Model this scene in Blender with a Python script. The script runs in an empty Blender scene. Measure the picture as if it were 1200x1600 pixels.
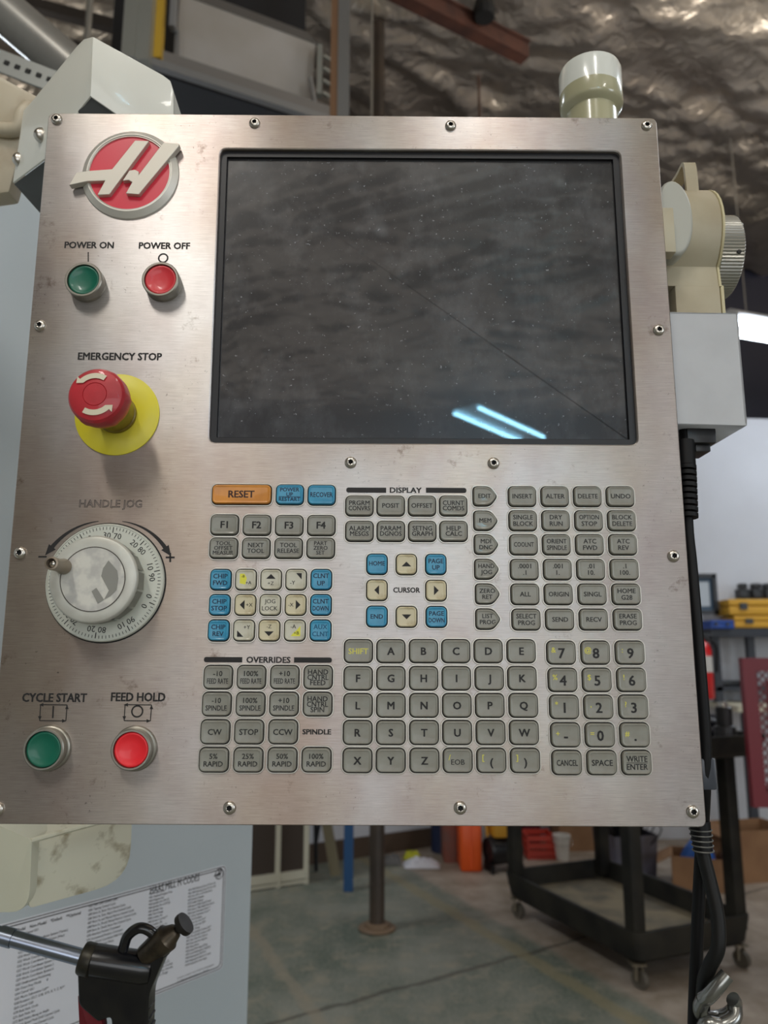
import bpy, bmesh, math, random
from mathutils import Vector, Matrix, noise

# ---------------------------------------------------------------- camera, world, lights
FPX = 1200.0
PITCH = math.radians(10.3)
CAM = Vector((0, 0, 1.30))
CX = Vector((1, 0, 0))
CU = Vector((0, -math.sin(PITCH), math.cos(PITCH)))
CB = Vector((0, -math.cos(PITCH), -math.sin(PITCH)))
RC = Matrix((CX, CU, CB)).transposed()          # camera -> world
sc = bpy.context.scene
col = sc.collection
cd = bpy.data.cameras.new('camera')
cam = bpy.data.objects.new('camera', cd)
col.objects.link(cam)
cam.matrix_world = Matrix.Translation(CAM) @ RC.to_4x4()
cd.sensor_fit = 'VERTICAL'
cd.sensor_height = 36
cd.lens = FPX * 36 / 1600
cd.clip_start = 0.02
cd.dof.use_dof = True
cd.dof.focus_distance = 0.53
cd.dof.aperture_fstop = 8.5
sc.camera = cam
sc.view_settings.view_transform = 'Standard'
sc.view_settings.look = 'None'
sc.view_settings.gamma = 1
sc.view_settings.use_curve_mapping = False
sc.view_settings.exposure = 0.0
w = bpy.data.worlds.new('world')
sc.world = w
w.use_nodes = True
w.node_tree.nodes['Background'].inputs[0].default_value = (0.75, 0.85, 1, 1)
w.node_tree.nodes['Background'].inputs[1].default_value = 0.4

def area(name, loc, target, sx, sy, power, color=(1, 1, 1)):
    l = bpy.data.lights.new(name, 'AREA')
    l.shape = 'RECTANGLE'; l.size = sx; l.size_y = sy; l.energy = power; l.color = color
    o = bpy.data.objects.new(name, l); col.objects.link(o)
    o.location = loc
    o.rotation_euler = (Vector(target) - Vector(loc)).to_track_quat('-Z', 'Y').to_euler()
    return o
DAY = (0.84, 0.92, 1.0)
WARM = (1.0, 0.95, 0.87)
# added area lights, no doors modelled: daylight from the right, broad fill from behind
area('side_daylight_fill', (6.85, -3.5, 2.0), (0, -1.5, 1.2), 3.6, 3.4, 190, DAY)
area('rear_fill_light', (0.6, -10.8, 2.1), (0.6, 0, 2.1), 7.5, 3.8, 215, (0.97, 0.98, 1))  # added fill, made wide to light the steel plate evenly
# added upward area lights that brighten the foil ceiling
for i, (x, y, z, p) in enumerate([(-0.9, -1.6, 3.98, 3), (2.4, 2.6, 3.2, 42), (-2.3, 3.2, 3.6, 12), (4.6, 4.8, 3.8, 10)]):
    o_ = area('foil_fill_uplight_%d' % i, (x, y, z), (x, y, 9), 0.3, 1.2, p, WARM)
# the ceiling lamps' light; the last is an added fill for floor and wall
for i, (x, y, z, p) in enumerate([(-0.9, -1.6, 3.75, 32), (0.42, -1.4, 3.75, 15), (2.6, -3.4, 3.75, 34), (2.9, 1.6, 3.9, 22), (3.7, 4.6, 3.3, 30), (-2.3, 2.9, 3.5, 52)]):
    area('ceiling_and_fill_light_%d' % i, (x, y, z), (x, y, 0), 0.25, 1.2, p, WARM if i < 3 else DAY)

# ---------------------------------------------------------------- projection helpers
def ray(px, py):
    return RC @ Vector(((px - 600) / FPX, (800 - py) / FPX, -1))
def Pc(px, py, z):                 # world point at camera depth z
    return CAM + ray(px, py) * z
def atY(px, py, Y):
    r = ray(px, py); return CAM + r * (Y / r.y)
def atZ(px, py, Z=0.0):
    r = ray(px, py); return CAM + r * ((Z - CAM.z) / r.z)
# pendant frame
_U = RC @ Vector((0.99997, -0.00643, -0.00488)); _U.normalize()
_N = RC @ Vector((0.00595, 0.17911, 0.98381)); _N = (_N - _U * _N.dot(_U)).normalized()
_V = _N.cross(_U)
_O = CAM + ray(76, 176) * 0.580334 + _U * 0.23 - _V * 0.2544
PM = Matrix.Translation(_O) @ Matrix((_U, _V, _N)).transposed().to_4x4()
PMI = PM.inverted()
_c = PMI @ CAM
def pl(px, py, h=0.0):             # pendant-local point at height h above the face plate
    d = (PMI.to_3x3() @ ray(px, py))
    t = (h - _c.z) / d.z
    return _c + d * t
def S(px, py, h=0.0):              # metres per pixel there
    d = (PMI.to_3x3() @ ray(px, py))
    return (h - _c.z) / d.z / FPX

# ---------------------------------------------------------------- materials
def srgb(c):
    f = lambda v: v / 12.92 if v <= 0.04045 else ((v + 0.055) / 1.055) ** 2.4
    return tuple(f(v / 255) for v in c) + (1,)
MATS = {}
def mat(name, c, rough=0.5, metal=0.0, c2=None, nscale=8.0, bump=0.0, bscale=60, thresh=(0.35, 0.65), spec=None, coat=0, stretch=None, detail=6, emit=None, estr=0):
    if name in MATS: return MATS[name]
    m = bpy.data.materials.new(name); m.use_nodes = True
    nt = m.node_tree; b = nt.nodes['Principled BSDF']
    b.inputs['Base Color'].default_value = srgb(c)
    b.inputs['Roughness'].default_value = rough
    b.inputs['Metallic'].default_value = metal
    if spec is not None: b.inputs['Specular IOR Level'].default_value = spec
    if coat: b.inputs['Coat Weight'].default_value = coat
    if emit:
        b.inputs['Emission Color'].default_value = srgb(emit); b.inputs['Emission Strength'].default_value = estr
    if c2 is not None or bump:
        tc = nt.nodes.new('ShaderNodeTexCoord'); mp = nt.nodes.new('ShaderNodeMapping')
        nt.links.new(tc.outputs['Object'], mp.inputs[0])
        if stretch: mp.inputs['Scale'].default_value = stretch
    if c2 is not None:
        n = nt.nodes.new('ShaderNodeTexNoise'); n.inputs['Scale'].default_value = nscale; n.inputs['Detail'].default_value = detail
        nt.links.new(mp.outputs[0], n.inputs['Vector'])
        r = nt.nodes.new('ShaderNodeValToRGB')
        r.color_ramp.elements[0].position = thresh[0]; r.color_ramp.elements[1].position = thresh[1]
        r.color_ramp.elements[0].color = srgb(c); r.color_ramp.elements[1].color = srgb(c2)
        nt.links.new(n.outputs[0], r.inputs[0]); nt.links.new(r.outputs[0], b.inputs['Base Color'])
    if bump:
        n = nt.nodes.new('ShaderNodeTexNoise'); n.inputs['Scale'].default_value = bscale; n.inputs['Detail'].default_value = 5
        nt.links.new(mp.outputs[0], n.inputs['Vector'])
        bp = nt.nodes.new('ShaderNodeBump'); bp.inputs['Strength'].default_value = bump; bp.inputs['Distance'].default_value = 0.01
        nt.links.new(n.outputs[0], bp.inputs['Height']); nt.links.new(bp.outputs[0], b.inputs['Normal'])
    MATS[name] = m
    return m

def N(nt, t, **kw):
    n = nt.nodes.new(t)
    for k, v in kw.items():
        if k in n.inputs: n.inputs[k].default_value = v
        else: setattr(n, k, v)
    return n
ANROT = 0.25
def steel_material():
    m = bpy.data.materials.new('brushed_steel'); m.use_nodes = True
    nt = m.node_tree; L = nt.links.new; b = nt.nodes['Principled BSDF']
    tc = N(nt, 'ShaderNodeTexCoord')
    def nz(scale, stretch, detail=5, rough=0.6):
        mp = N(nt, 'ShaderNodeMapping'); mp.inputs['Scale'].default_value = stretch
        L(tc.outputs['Object'], mp.inputs[0])
        n = N(nt, 'ShaderNodeTexNoise', Scale=scale, Detail=detail, Roughness=rough)
        L(mp.outputs[0], n.inputs['Vector']); return n.outputs[0]
    def ramp(src, p0, c0, p1, c1):
        r = N(nt, 'ShaderNodeValToRGB'); e = r.color_ramp.elements
        e[0].position = p0; e[0].color = c0; e[1].position = p1; e[1].color = c1
        L(src, r.inputs[0]); return r.outputs[0]
    def mul(a, c, f=1.0):
        x = N(nt, 'ShaderNodeMix', data_type='RGBA', blend_type='MULTIPLY'); x.inputs[0].default_value = f
        L(a, x.inputs[6]); L(c, x.inputs[7]); return x.outputs[2]
    g = lambda v: (v, v, v, 1)
    brush = nz(60, (1, 40, 1), 6, 0.7)
    base = ramp(brush, 0.3, srgb((174, 171, 169)), 0.7, srgb((206, 204, 202)))
    blot = ramp(nz(9, (1, 0.7, 1)), 0.35, srgb((226, 215, 214)), 0.65, g(1))
    warm = ramp(nz(4, (1.5, 1, 1), 3), 0.42, srgb((240, 230, 216)), 0.6, g(1))
    specks = ramp(nz(330, (1, 1, 1), 3, 0.8), 0.31, g(0.35), 0.36, g(1))
    patch = ramp(nz(14, (1, 1, 1), 4), 0.48, g(0.0), 0.62, g(1))   # where specks gather
    c = mul(mul(base, blot), warm)
    x = N(nt, 'ShaderNodeMix', data_type='RGBA', blend_type='MULTIPLY'); L(patch, x.inputs[0]); L(c, x.inputs[6]); L(specks, x.inputs[7])
    c = x.outputs[2]
    grime = ramp(nz(38, (1, 1, 1), 8, 0.75), 0.60, g(1), 0.72, srgb((150, 134, 118)))
    c = mul(c, grime, 0.8)
    # grime worked in around the keypad edges: low on the plate
    L(c, b.inputs['Base Color'])
    b.inputs['Metallic'].default_value = 0.82
    rr = N(nt, 'ShaderNodeMapRange'); rr.inputs['To Min'].default_value = 0.26; rr.inputs['To Max'].default_value = 0.38
    L(nz(12, (1, 0.5, 1)), rr.inputs[0]); L(rr.outputs[0], b.inputs['Roughness'])
    b.inputs['Anisotropic'].default_value = 0.9; b.inputs['Anisotropic Rotation'].default_value = ANROT
    tg = N(nt, 'ShaderNodeTangent', direction_type='UV_MAP', uv_map='UVMap'); L(tg.outputs[0], b.inputs['Tangent'])
    bp = N(nt, 'ShaderNodeBump', Strength=0.08, Distance=0.0006)
    L(nz(75, (1, 45, 1), 5, 0.7), bp.inputs['Height'])
    bp2 = N(nt, 'ShaderNodeBump', Strength=0.25, Distance=0.002)
    L(nz(7, (1.4, 0.6, 1), 2), bp2.inputs['Height']); L(bp2.outputs[0], bp.inputs['Normal'])
    L(bp.outputs[0], b.inputs['Normal'])
    return m
STEEL = steel_material()
def screen_material():
    m = bpy.data.materials.new('dusty_screen_glass'); m.use_nodes = True
    nt = m.node_tree; L = nt.links.new; b = nt.nodes['Principled BSDF']
    tc = N(nt, 'ShaderNodeTexCoord')
    def nz(scale, st, d=5, r=0.6):
        mp = N(nt, 'ShaderNodeMapping'); mp.inputs['Scale'].default_value = st; L(tc.outputs['Object'], mp.inputs[0])
        n = N(nt, 'ShaderNodeTexNoise', Scale=scale, Detail=d, Roughness=r); L(mp.outputs[0], n.inputs['Vector']); return n.outputs[0]
    def mr(src, a, b_, c, d):
        r = N(nt, 'ShaderNodeMapRange'); r.inputs['From Min'].default_value = a; r.inputs['From Max'].default_value = b_
        r.inputs['To Min'].default_value = c; r.inputs['To Max'].default_value = d; L(src, r.inputs[0]); return r.outputs[0]
    def op(t, a, c):
        x = N(nt, 'ShaderNodeMath', operation=t); L(a, x.inputs[0])
        if isinstance(c, (int, float)): x.inputs[1].default_value = c
        else: L(c, x.inputs[1])
        return x.outputs[0]
    smear = mr(nz(26, (1, 0.6, 1), 7, 0.7), 0.48, 0.8, 0.0, 0.2)
    dust = mr(nz(420, (1, 1, 1), 2, 0.5), 0.69, 0.76, 0.0, 0.85)
    v = N(nt, 'ShaderNodeTexVoronoi', Scale=46.0); L(tc.outputs['Object'], v.inputs['Vector'])
    drops = mr(v.outputs['Distance'], 0.05, 0.33, 0.16, 0.0)
    dm = mr(nz(9, (1, 1, 1), 2), 0.52, 0.62, 0, 1)
    drops = op('MULTIPLY', drops, dm)
    f = op('ADD', op('ADD', smear, dust), drops)
    mx = N(nt, 'ShaderNodeMix', data_type='RGBA'); L(f, mx.inputs[0])
    mx.inputs[6].default_value = srgb((22, 22, 27)); mx.inputs[7].default_value = srgb((128, 130, 136))
    L(mx.outputs[2], b.inputs['Base Color'])
    L(mr(f, 0, 0.5, 0.28, 0.6), b.inputs['Roughness'])
    b.inputs['Specular IOR Level'].default_value = 0.5
    b.inputs['Coat Weight'].default_value = 1.0; b.inputs['Coat Roughness'].default_value = 0.012; b.inputs['Coat IOR'].default_value = 1.45
    return m
SCREEN = screen_material()
K_GREY = mat('grey_key_rubber', (142, 142, 132), 0.4, c2=(132, 129, 118), nscale=90, coat=0.25)
K_BLUE = mat('blue_key_rubber', (56, 152, 188), 0.4, c2=(44, 134, 172), nscale=90, coat=0.25)
K_CREAM = mat('cream_key_rubber', (206, 196, 162), 0.42, c2=(166, 148, 108), nscale=120, thresh=(0.55, 0.72), coat=0.25)
K_WHITE = mat('pale_key_rubber', (200, 197, 178), 0.42, c2=(178, 172, 148), nscale=120, thresh=(0.5, 0.7), coat=0.25)
K_ORANGE = mat('orange_key_rubber', (222, 146, 52), 0.4, c2=(198, 128, 52), nscale=60, coat=0.25)
GAP = mat('key_gap_black', (34, 31, 28), 0.8)
INK = mat('black_print', (26, 24, 24), 0.6)
INKW = mat('worn_black_print', (26, 25, 25), 0.6, c2=(92, 90, 84), nscale=240, thresh=(0.58, 0.72), detail=2)
INKB = mat('dark_blue_print', (10, 32, 62), 0.6, c2=(30, 84, 120), nscale=240, thresh=(0.6, 0.74), detail=2)
INKY = mat('yellow_print', (214, 208, 92), 0.6)
INKBR = mat('worn_brown_print', (62, 34, 24), 0.6, c2=(60, 34, 22))
SMUDGEY = mat('yellow_print_patch', (226, 222, 70), 0.5)
CHROME = mat('chrome', (190, 186, 178), 0.22, 1.0)
SATIN = mat('satin_nickel', (196, 192, 182), 0.33, 0.9)
SCREWM = mat('screw_steel', (204, 198, 188), 0.3, 1.0)
DARK = mat('dark_recess', (20, 19, 18), 0.7)
BLACKR = mat('black_rubber', (9, 9, 10), 0.5, spec=0.25)
BLACKP = mat('black_plastic', (26, 26, 28), 0.35)
GREEN = mat('green_button_plastic', (10, 98, 76), 0.38, coat=0.2)
REDB = mat('red_button_plastic', (214, 54, 62), 0.38, coat=0.2)
REDB2 = mat('bright_red_button_plastic', (238, 40, 50), 0.38, coat=0.2)
RED = mat('stop_red_plastic', (196, 44, 54), 0.46, c2=(170, 38, 46), nscale=60, coat=0.3)
YEL = mat('stop_yellow_plate', (226, 212, 40), 0.4, c2=(218, 206, 70), nscale=30)
YELD = mat('dirty_yellow_collar', (150, 132, 44), 0.4, c2=(112, 92, 30), nscale=60)
CREAM = mat('cream_enamel', (238, 236, 224), 0.3, c2=(230, 229, 218), nscale=5, coat=0.3, bump=0.01, bscale=160)
CREAMD = mat('soiled_cream_enamel', (224, 220, 198), 0.38, c2=(138, 122, 88), nscale=62, thresh=(0.54, 0.74), detail=12, coat=0.15)
BEIGE = mat('beige_casting', (188, 180, 156), 0.5, c2=(170, 158, 132), nscale=16)
BEIGEG = mat('grey_casting', (178, 178, 168), 0.45)
GREYBOX = mat('light_grey_powder_coat', (192, 194, 197), 0.5, c2=(186, 188, 191), nscale=40, bump=0.01, bscale=400)
ENCL = mat('blue_grey_machine_paint', (186, 194, 197), 0.35, c2=(178, 187, 191), nscale=3, bump=0.015, bscale=220, coat=0.1)
STICK = mat('chart_film', (216, 217, 222), 0.4)
KNOBM = mat('worn_silver_knob', (206, 206, 196), 0.4, 0.3, c2=(186, 184, 174), nscale=40)
SCALEM = mat('silver_dial_scale', (204, 206, 194), 0.42, 0.2)
GREYP = mat('grey_print_patch', (140, 139, 132), 0.5)
CONC = None

# ---------------------------------------------------------------- mesh helpers
class MB:
    def __init__(s): s.v = []; s.f = []; s.m = []; s.mi = 0
    def add(s, vs, fs):
        o = len(s.v); s.v += [Vector(v) for v in vs]; s.f += [tuple(i + o for i in f) for f in fs]; s.m += [s.mi] * len(fs); return s
    def xf(s, M, start=0):
        s.v[start:] = [M @ v for v in s.v[start:]]; return s
    def build(s, name, mats, parent=None, smooth=False, angle=40, local=False, bevel=0, bseg=2):
        me = bpy.data.meshes.new(name); me.from_pydata([tuple(v) for v in s.v], [], s.f)
        if not isinstance(mats, (list, tuple)): mats = [mats]
        for m in mats: me.materials.append(m)
        me.polygons.foreach_set('material_index', s.m)
        bm = bmesh.new(); bm.from_mesh(me); bmesh.ops.remove_doubles(bm, verts=bm.verts, dist=1e-6)
        bmesh.ops.recalc_face_normals(bm, faces=bm.faces)
        if bevel:
            es = [e for e in bm.edges if len(e.link_faces) == 2 and e.calc_face_angle(0) > 0.5]
            bmesh.ops.bevel(bm, geom=es, offset=bevel, segments=bseg, affect='EDGES', profile=0.6)
        if smooth or bevel:
            for f in bm.faces: f.smooth = True
            for e in bm.edges:
                if len(e.link_faces) == 2 and e.calc_face_angle(0) > math.radians(angle): e.smooth = False
        bm.to_mesh(me); bm.free()
        return link(name, me, parent)
def link(name, me, parent=None):
    o = bpy.data.objects.new(name, me); col.objects.link(o)
    if parent is not None: o.parent = parent
    return o
def empty(name, label=None, cat=None, group=None, M=None, kind=None):
    o = bpy.data.objects.new(name, None); col.objects.link(o); o.empty_display_size = 0.05
    if M is not None: o.matrix_world = M
    return tag(o, label, cat, group, kind)
def tag(o, label=None, cat=None, group=None, kind=None):
    if label: o['label'] = label
    if cat: o['category'] = cat
    if group: o['group'] = group
    if kind: o['kind'] = kind
    return o
def box(mb, c, s, R=None):
    x, y, z = (a / 2 for a in s)
    vs = [Vector((i * x, j * y, k * z)) for i in (-1, 1) for j in (-1, 1) for k in (-1, 1)]
    if R is not None: vs = [R @ v for v in vs]
    c = Vector(c)
    return mb.add([v + c for v in vs], [(0, 1, 3, 2), (4, 6, 7, 5), (0, 4, 5, 1), (2, 3, 7, 6), (0, 2, 6, 4), (1, 5, 7, 3)])
def boxab(mb, a, b):
    a = Vector(a); b = Vector(b)
    return box(mb, (a + b) / 2, [abs(b[i] - a[i]) for i in range(3)])
def bar(mb, a, b, w_, h_, up=(0, 0, 1)):
    a = Vector(a); b = Vector(b); d = (b - a); L = d.length; d.normalize()
    s = d.cross(Vector(up)); 
    if s.length < 1e-4: s = d.cross(Vector((1, 0, 0)))
    s.normalize(); u = s.cross(d)
    R = Matrix((d, s, u)).transposed()
    return box(mb, (a + b) / 2, (L, w_, h_), R)
def basis(d):
    d = Vector(d).normalized(); s = d.orthogonal().normalized(); return s, d.cross(s), d
def lathe(mb, prof, c=(0, 0, 0), axis=(0, 0, 1), n=32, caps=True):
    """prof: [(radius, height along axis)]"""
    s, t, d = basis(axis); c = Vector(c); vs = []; fs = []
    for r, h in prof:
        for i in range(n):
            a = 2 * math.pi * i / n
            vs.append(c + d * h + (s * math.cos(a) + t * math.sin(a)) * r)
    for k in range(len(prof) - 1):
        for i in range(n):
            j = (i + 1) % n
            fs.append((k * n + i, k * n + j, (k + 1) * n + j, (k + 1) * n + i))
    if caps:
        if prof[0][0] > 1e-6: fs.append(tuple(range(n))[::-1])
        if prof[-1][0] > 1e-6: fs.append(tuple((len(prof) - 1) * n + i for i in range(n)))
    return mb.add(vs, fs)
def spline(pts, k=8):
    pts = [Vector(p) for p in pts]; out = []
    P = [pts[0] * 2 - pts[1]] + pts + [pts[-1] * 2 - pts[-2]]
    for i in range(1, len(P) - 2):
        a, b, c, d = P[i - 1:i + 3]
        for j in range(k):
            t = j / k
            out.append(0.5 * (2 * b + (c - a) * t + (2 * a - 5 * b + 4 * c - d) * t * t + (3 * b - a - 3 * c + d) * t ** 3))
    out.append(pts[-1]); return out
def tube(mb, pts, r, n=10, closed=False):
    pts = [Vector(p) for p in pts]; m = len(pts); vs = []; fs = []
    rr = r if callable(r) else (lambda t: r)
    nrm = None
    for i, p in enumerate(pts):
        if closed: d = pts[(i + 1) % m] - pts[i - 1]
        else: d = pts[min(i + 1, m - 1)] - pts[max(i - 1, 0)]
        d.normalize()
        nrm = d.orthogonal() if nrm is None else (nrm - d * nrm.dot(d))
        nrm.normalize(); bn = d.cross(nrm); R = rr(i / max(1, m - 1))
        for k in range(n):
            a = 2 * math.pi * k / n; vs.append(p + (nrm * math.cos(a) + bn * math.sin(a)) * R)
    for i in range(m if closed else m - 1):
        for k in range(n):
            j = (k + 1) % n; i2 = (i + 1) % m
            fs.append((i * n + k, i * n + j, i2 * n + j, i2 * n + k))
    if not closed: fs += [tuple(range(n))[::-1], tuple((m - 1) * n + k for k in range(n))]
    return mb.add(vs, fs)
def rrect(w_, h_, r, k=5, c=(0, 0)):
    out = []
    for qx, qy, a0 in ((1, 1, 0), (-1, 1, 90), (-1, -1, 180), (1, -1, 270)):
        for i in range(k + 1):
            a = math.radians(a0 + 90 * i / k)
            out.append(Vector((c[0] + qx * (w_ / 2 - r) + r * math.cos(a), c[1] + qy * (h_ / 2 - r) + r * math.sin(a))))
    return out
def rpoly(pts, r, k=5):            # polygon with rounded corners (2d or 3d points)
    out = []; n = len(pts)
    rs = r if isinstance(r, (list, tuple)) else [r] * n
    for i in range(n):
        p = Vector(pts[i]); a = Vector(pts[i - 1]); b = Vector(pts[(i + 1) % n])
        if rs[i] <= 0: out.append(p); continue
        ua = (a - p).normalized(); ub = (b - p).normalized()
        for j in range(k + 1):
            t = j / k
            out.append((p + ua * rs[i]) * (1 - t) ** 2 + p * 2 * t * (1 - t) + (p + ub * rs[i]) * t * t)
    return out
def loft(mb, rings, cap0=False, cap1=True):
    n = len(rings[0]); vs = [v for r in rings for v in r]; fs = []
    for k in range(len(rings) - 1):
        for i in range(n):
            j = (i + 1) % n; fs.append((k * n + i, k * n + j, (k + 1) * n + j, (k + 1) * n + i))
    if cap0: fs.append(tuple(range(n))[::-1])
    if cap1: fs.append(tuple((len(rings) - 1) * n + i for i in range(n)))
    return mb.add(vs, fs)
def prism(mb, pts, ext):           # pts: 3d planar polygon, ext: vector
    ext = Vector(ext); return loft(mb, [[Vector(p) for p in pts], [Vector(p) + ext for p in pts]], True, True)
def z3(p, z): return Vector((p[0], p[1], z))
def circ(c, r, n=32, z=0): return [Vector((c[0] + r * math.cos(2 * math.pi * i / n), c[1] + r * math.sin(2 * math.pi * i / n), z)) for i in range(n)]

# ---------------------------------------------------------------- lettering
_tc = {}
def glyphs(s, bold=0.0, outline=False, shear=0.0):
    key = (s, bold, outline, shear)
    if key in _tc: return _tc[key]
    if bold > 0:                                   # heavier weight: the same glyphs laid over themselves with small shifts
        v0, f0 = glyphs(s, 0, outline, shear); vs = []; fs = []
        for dx, dy in (((bold, bold), (-bold, bold), (bold, -bold), (-bold, -bold)) if bold > 0.012 else ((bold, 0), (-bold, 0))):
            o = len(vs); vs += [v + Vector((dx, dy * 0.6, 0.003 * len(fs) / max(1, len(f0)))) for v in v0]; fs += [tuple(i + o for i in f) for f in f0]
        _tc[key] = (vs, fs); return vs, fs
    cu = bpy.data.curves.new('t', 'FONT'); cu.body = s; cu.size = 1; cu.resolution_u = 2; cu.shear = shear
    if outline: cu.fill_mode = 'NONE'; cu.bevel_depth = 0.02; cu.bevel_resolution = 0
    ob = bpy.data.objects.new('t', cu); col.objects.link(ob)
    dg = bpy.context.evaluated_depsgraph_get(); dg.update()
    me = bpy.data.meshes.new_from_object(ob.evaluated_get(dg))
    vs = [v.co.copy() for v in me.vertices]; fs = [tuple(p.vertices) for p in me.polygons]
    bpy.data.objects.remove(ob); bpy.data.curves.remove(cu); bpy.data.meshes.remove(me)
    _tc[key] = (vs, fs); return vs, fs
_H = glyphs('H'); CAPH = max(v.y for v in _H[0])
def put_text(mb, s, x, y, caph, width=None, z=0.0, bold=0.0, align='c', rot=0.0, outline=False, lift=0.0, shear=0.0):
    """centred on (x, y) by cap height"""
    if not s.strip(): return
    vs, fs = glyphs(s, bold, outline, shear)
    x0 = min(v.x for v in vs); x1 = max(v.x for v in vs)
    sy = caph / CAPH; sx = sy if width is None else width / max(1e-6, x1 - x0)
    ox = {'c': (x0 + x1) / 2, 'l': x0, 'r': x1}[align]
    ca, sa = math.cos(rot), math.sin(rot)
    out = []
    for v in vs:
        a = (v.x - ox) * sx; b = (v.y - CAPH / 2) * sy
        out.append(Vector((x + a * ca - b * sa, y + a * sa + b * ca, z + v.z * sy)))
    mb.add(out, fs)

# ================================================================ STRUCTURE
def foil_material():
    m = bpy.data.materials.new('foil_insulation'); m.use_nodes = True
    nt = m.node_tree; L = nt.links.new; b = nt.nodes['Principled BSDF']
    tc = N(nt, 'ShaderNodeTexCoord')
    n = N(nt, 'ShaderNodeTexNoise', Scale=1.1, Detail=6.0); L(tc.outputs['Object'], n.inputs['Vector'])
    r = N(nt, 'ShaderNodeValToRGB'); e = r.color_ramp.elements
    e[0].position = 0.32; e[0].color = srgb((190, 176, 162)); e[1].position = 0.68; e[1].color = srgb((226, 214, 198))
    L(n.outputs[0], r.inputs[0]); L(r.outputs[0], b.inputs['Base Color'])
    b.inputs['Metallic'].default_value = 0.9; b.inputs['Roughness'].default_value = 0.38
    n2 = N(nt, 'ShaderNodeTexNoise', Scale=7.5, Detail=5.0, Distortion=1.2); L(tc.outputs['Object'], n2.inputs['Vector'])
    bp = N(nt, 'ShaderNodeBump', Strength=0.5, Distance=0.05); L(n2.outputs[0], bp.inputs['Height']); L(bp.outputs[0], b.inputs['Normal'])
    return m
FOIL = foil_material()
def floor_material():
    m = bpy.data.materials.new('worn_painted_concrete'); m.use_nodes = True
    nt = m.node_tree; L = nt.links.new; b = nt.nodes['Principled BSDF']
    tc = N(nt, 'ShaderNodeTexCoord'); obj = tc.outputs['Object']
    def nz(s, d=6.0, r=0.65):
        n = N(nt, 'ShaderNodeTexNoise', Scale=s, Detail=d, Roughness=r); L(obj, n.inputs['Vector']); return n.outputs[0]
    def ramp(src, p0, c0, p1, c1):
        r = N(nt, 'ShaderNodeValToRGB'); e = r.color_ramp.elements
        e[0].position = p0; e[0].color = c0; e[1].position = p1; e[1].color = c1; L(src, r.inputs[0]); return r.outputs[0]
    def mix(f, a, c, bt='MIX'):
        x = N(nt, 'ShaderNodeMix', data_type='RGBA', blend_type=bt)
        if isinstance(f, float): x.inputs[0].default_value = f
        else: L(f, x.inputs[0])
        for s_, k in ((a, 6), (c, 7)):
            if isinstance(s_, tuple): x.inputs[k].default_value = s_
            else: L(s_, x.inputs[k])
        return x.outputs[2]
    paint = ramp(nz(2.2), 0.35, srgb((84, 94, 82)), 0.65, srgb((132, 132, 120)))
    paint = mix(ramp(nz(9, 8.0, 0.7), 0.5, (0, 0, 0, 1), 0.66, (0.75,) * 3 + (1,)), paint, srgb((150, 140, 120)))
    paint = mix(ramp(nz(70, 3.0), 0.45, (0, 0, 0, 1), 0.62, (0.35,) * 3 + (1,)), paint, srgb((150, 146, 132)))
    bare = ramp(nz(4.0), 0.35, srgb((128, 114, 96)), 0.65, srgb((170, 156, 142)))
    sx = N(nt, 'ShaderNodeSeparateXYZ'); L(obj, sx.inputs[0])
    def line(px1, py1, px2, py2):  # signed distance on the floor through two pixels' floor points
        a = atZ(px1, py1); c = atZ(px2, py2); d = (c - a).normalized(); nx, ny = -d.y, d.x
        k = -(nx * a.x + ny * a.y)
        m1 = N(nt, 'ShaderNodeMath', operation='MULTIPLY_ADD'); L(sx.outputs[0], m1.inputs[0]); m1.inputs[1].default_value = nx; m1.inputs[2].default_value = k
        m2 = N(nt, 'ShaderNodeMath', operation='MULTIPLY_ADD'); L(sx.outputs[1], m2.inputs[0]); m2.inputs[1].default_value = ny; L(m1.outputs[0], m2.inputs[2])
        w1 = N(nt, 'ShaderNodeMath', operation='MULTIPLY_ADD'); L(nz(5), w1.inputs[0]); w1.inputs[1].default_value = 0.08; L(m2.outputs[0], w1.inputs[2])
        return w1.outputs[0]
    bareline = line(650, 1368, 740, 1420)
    f = N(nt, 'ShaderNodeMapRange'); L(bareline, f.inputs[0]); f.inputs['From Min'].default_value = 0.03; f.inputs['From Max'].default_value = 0.08
    c = mix(f.outputs[0], paint, bare)
    def stripe(ln, half, colr, amt):
        ab = N(nt, 'ShaderNodeMath', operation='ABSOLUTE'); L(ln, ab.inputs[0])
        r = N(nt, 'ShaderNodeMapRange'); L(ab.outputs[0], r.inputs[0]); r.inputs['From Min'].default_value = half * 0.5; r.inputs['From Max'].default_value = half
        r.inputs['To Min'].default_value = amt; r.inputs['To Max'].default_value = 0
        return mix(r.outputs[0], c, srgb(colr))
    c = stripe(line(400, 1597, 790, 1492), 0.016, (74, 70, 60), 0.75)
    c = stripe(line(420, 1470, 490, 1560), 0.035, (150, 138, 118), 0.55)
    c = stripe(line(835, 1492, 1020, 1600), 0.05, (140, 128, 96), 0.6)
    L(c, b.inputs['Base Color'])
    b.inputs['Roughness'].default_value = 0.55
    bp = N(nt, 'ShaderNodeBump', Strength=0.2, Distance=0.004); L(nz(60), bp.inputs['Height']); L(bp.outputs[0], b.inputs['Normal'])
    return m
FLOORM = floor_material()
WALLW = mat('white_painted_wall', (206, 208, 214), 0.6, c2=(196, 197, 202), nscale=1.2)
NAVY = mat('dark_navy_sheeting', (38, 40, 58), 0.45, c2=(46, 46, 60), nscale=0.8)
REARW = mat('grey_wall_paint', (178, 172, 162), 0.7, c2=(120, 116, 112), nscale=0.9)
BROWNB = mat('brown_baseboard_paint', (78, 62, 48), 0.6)
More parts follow.
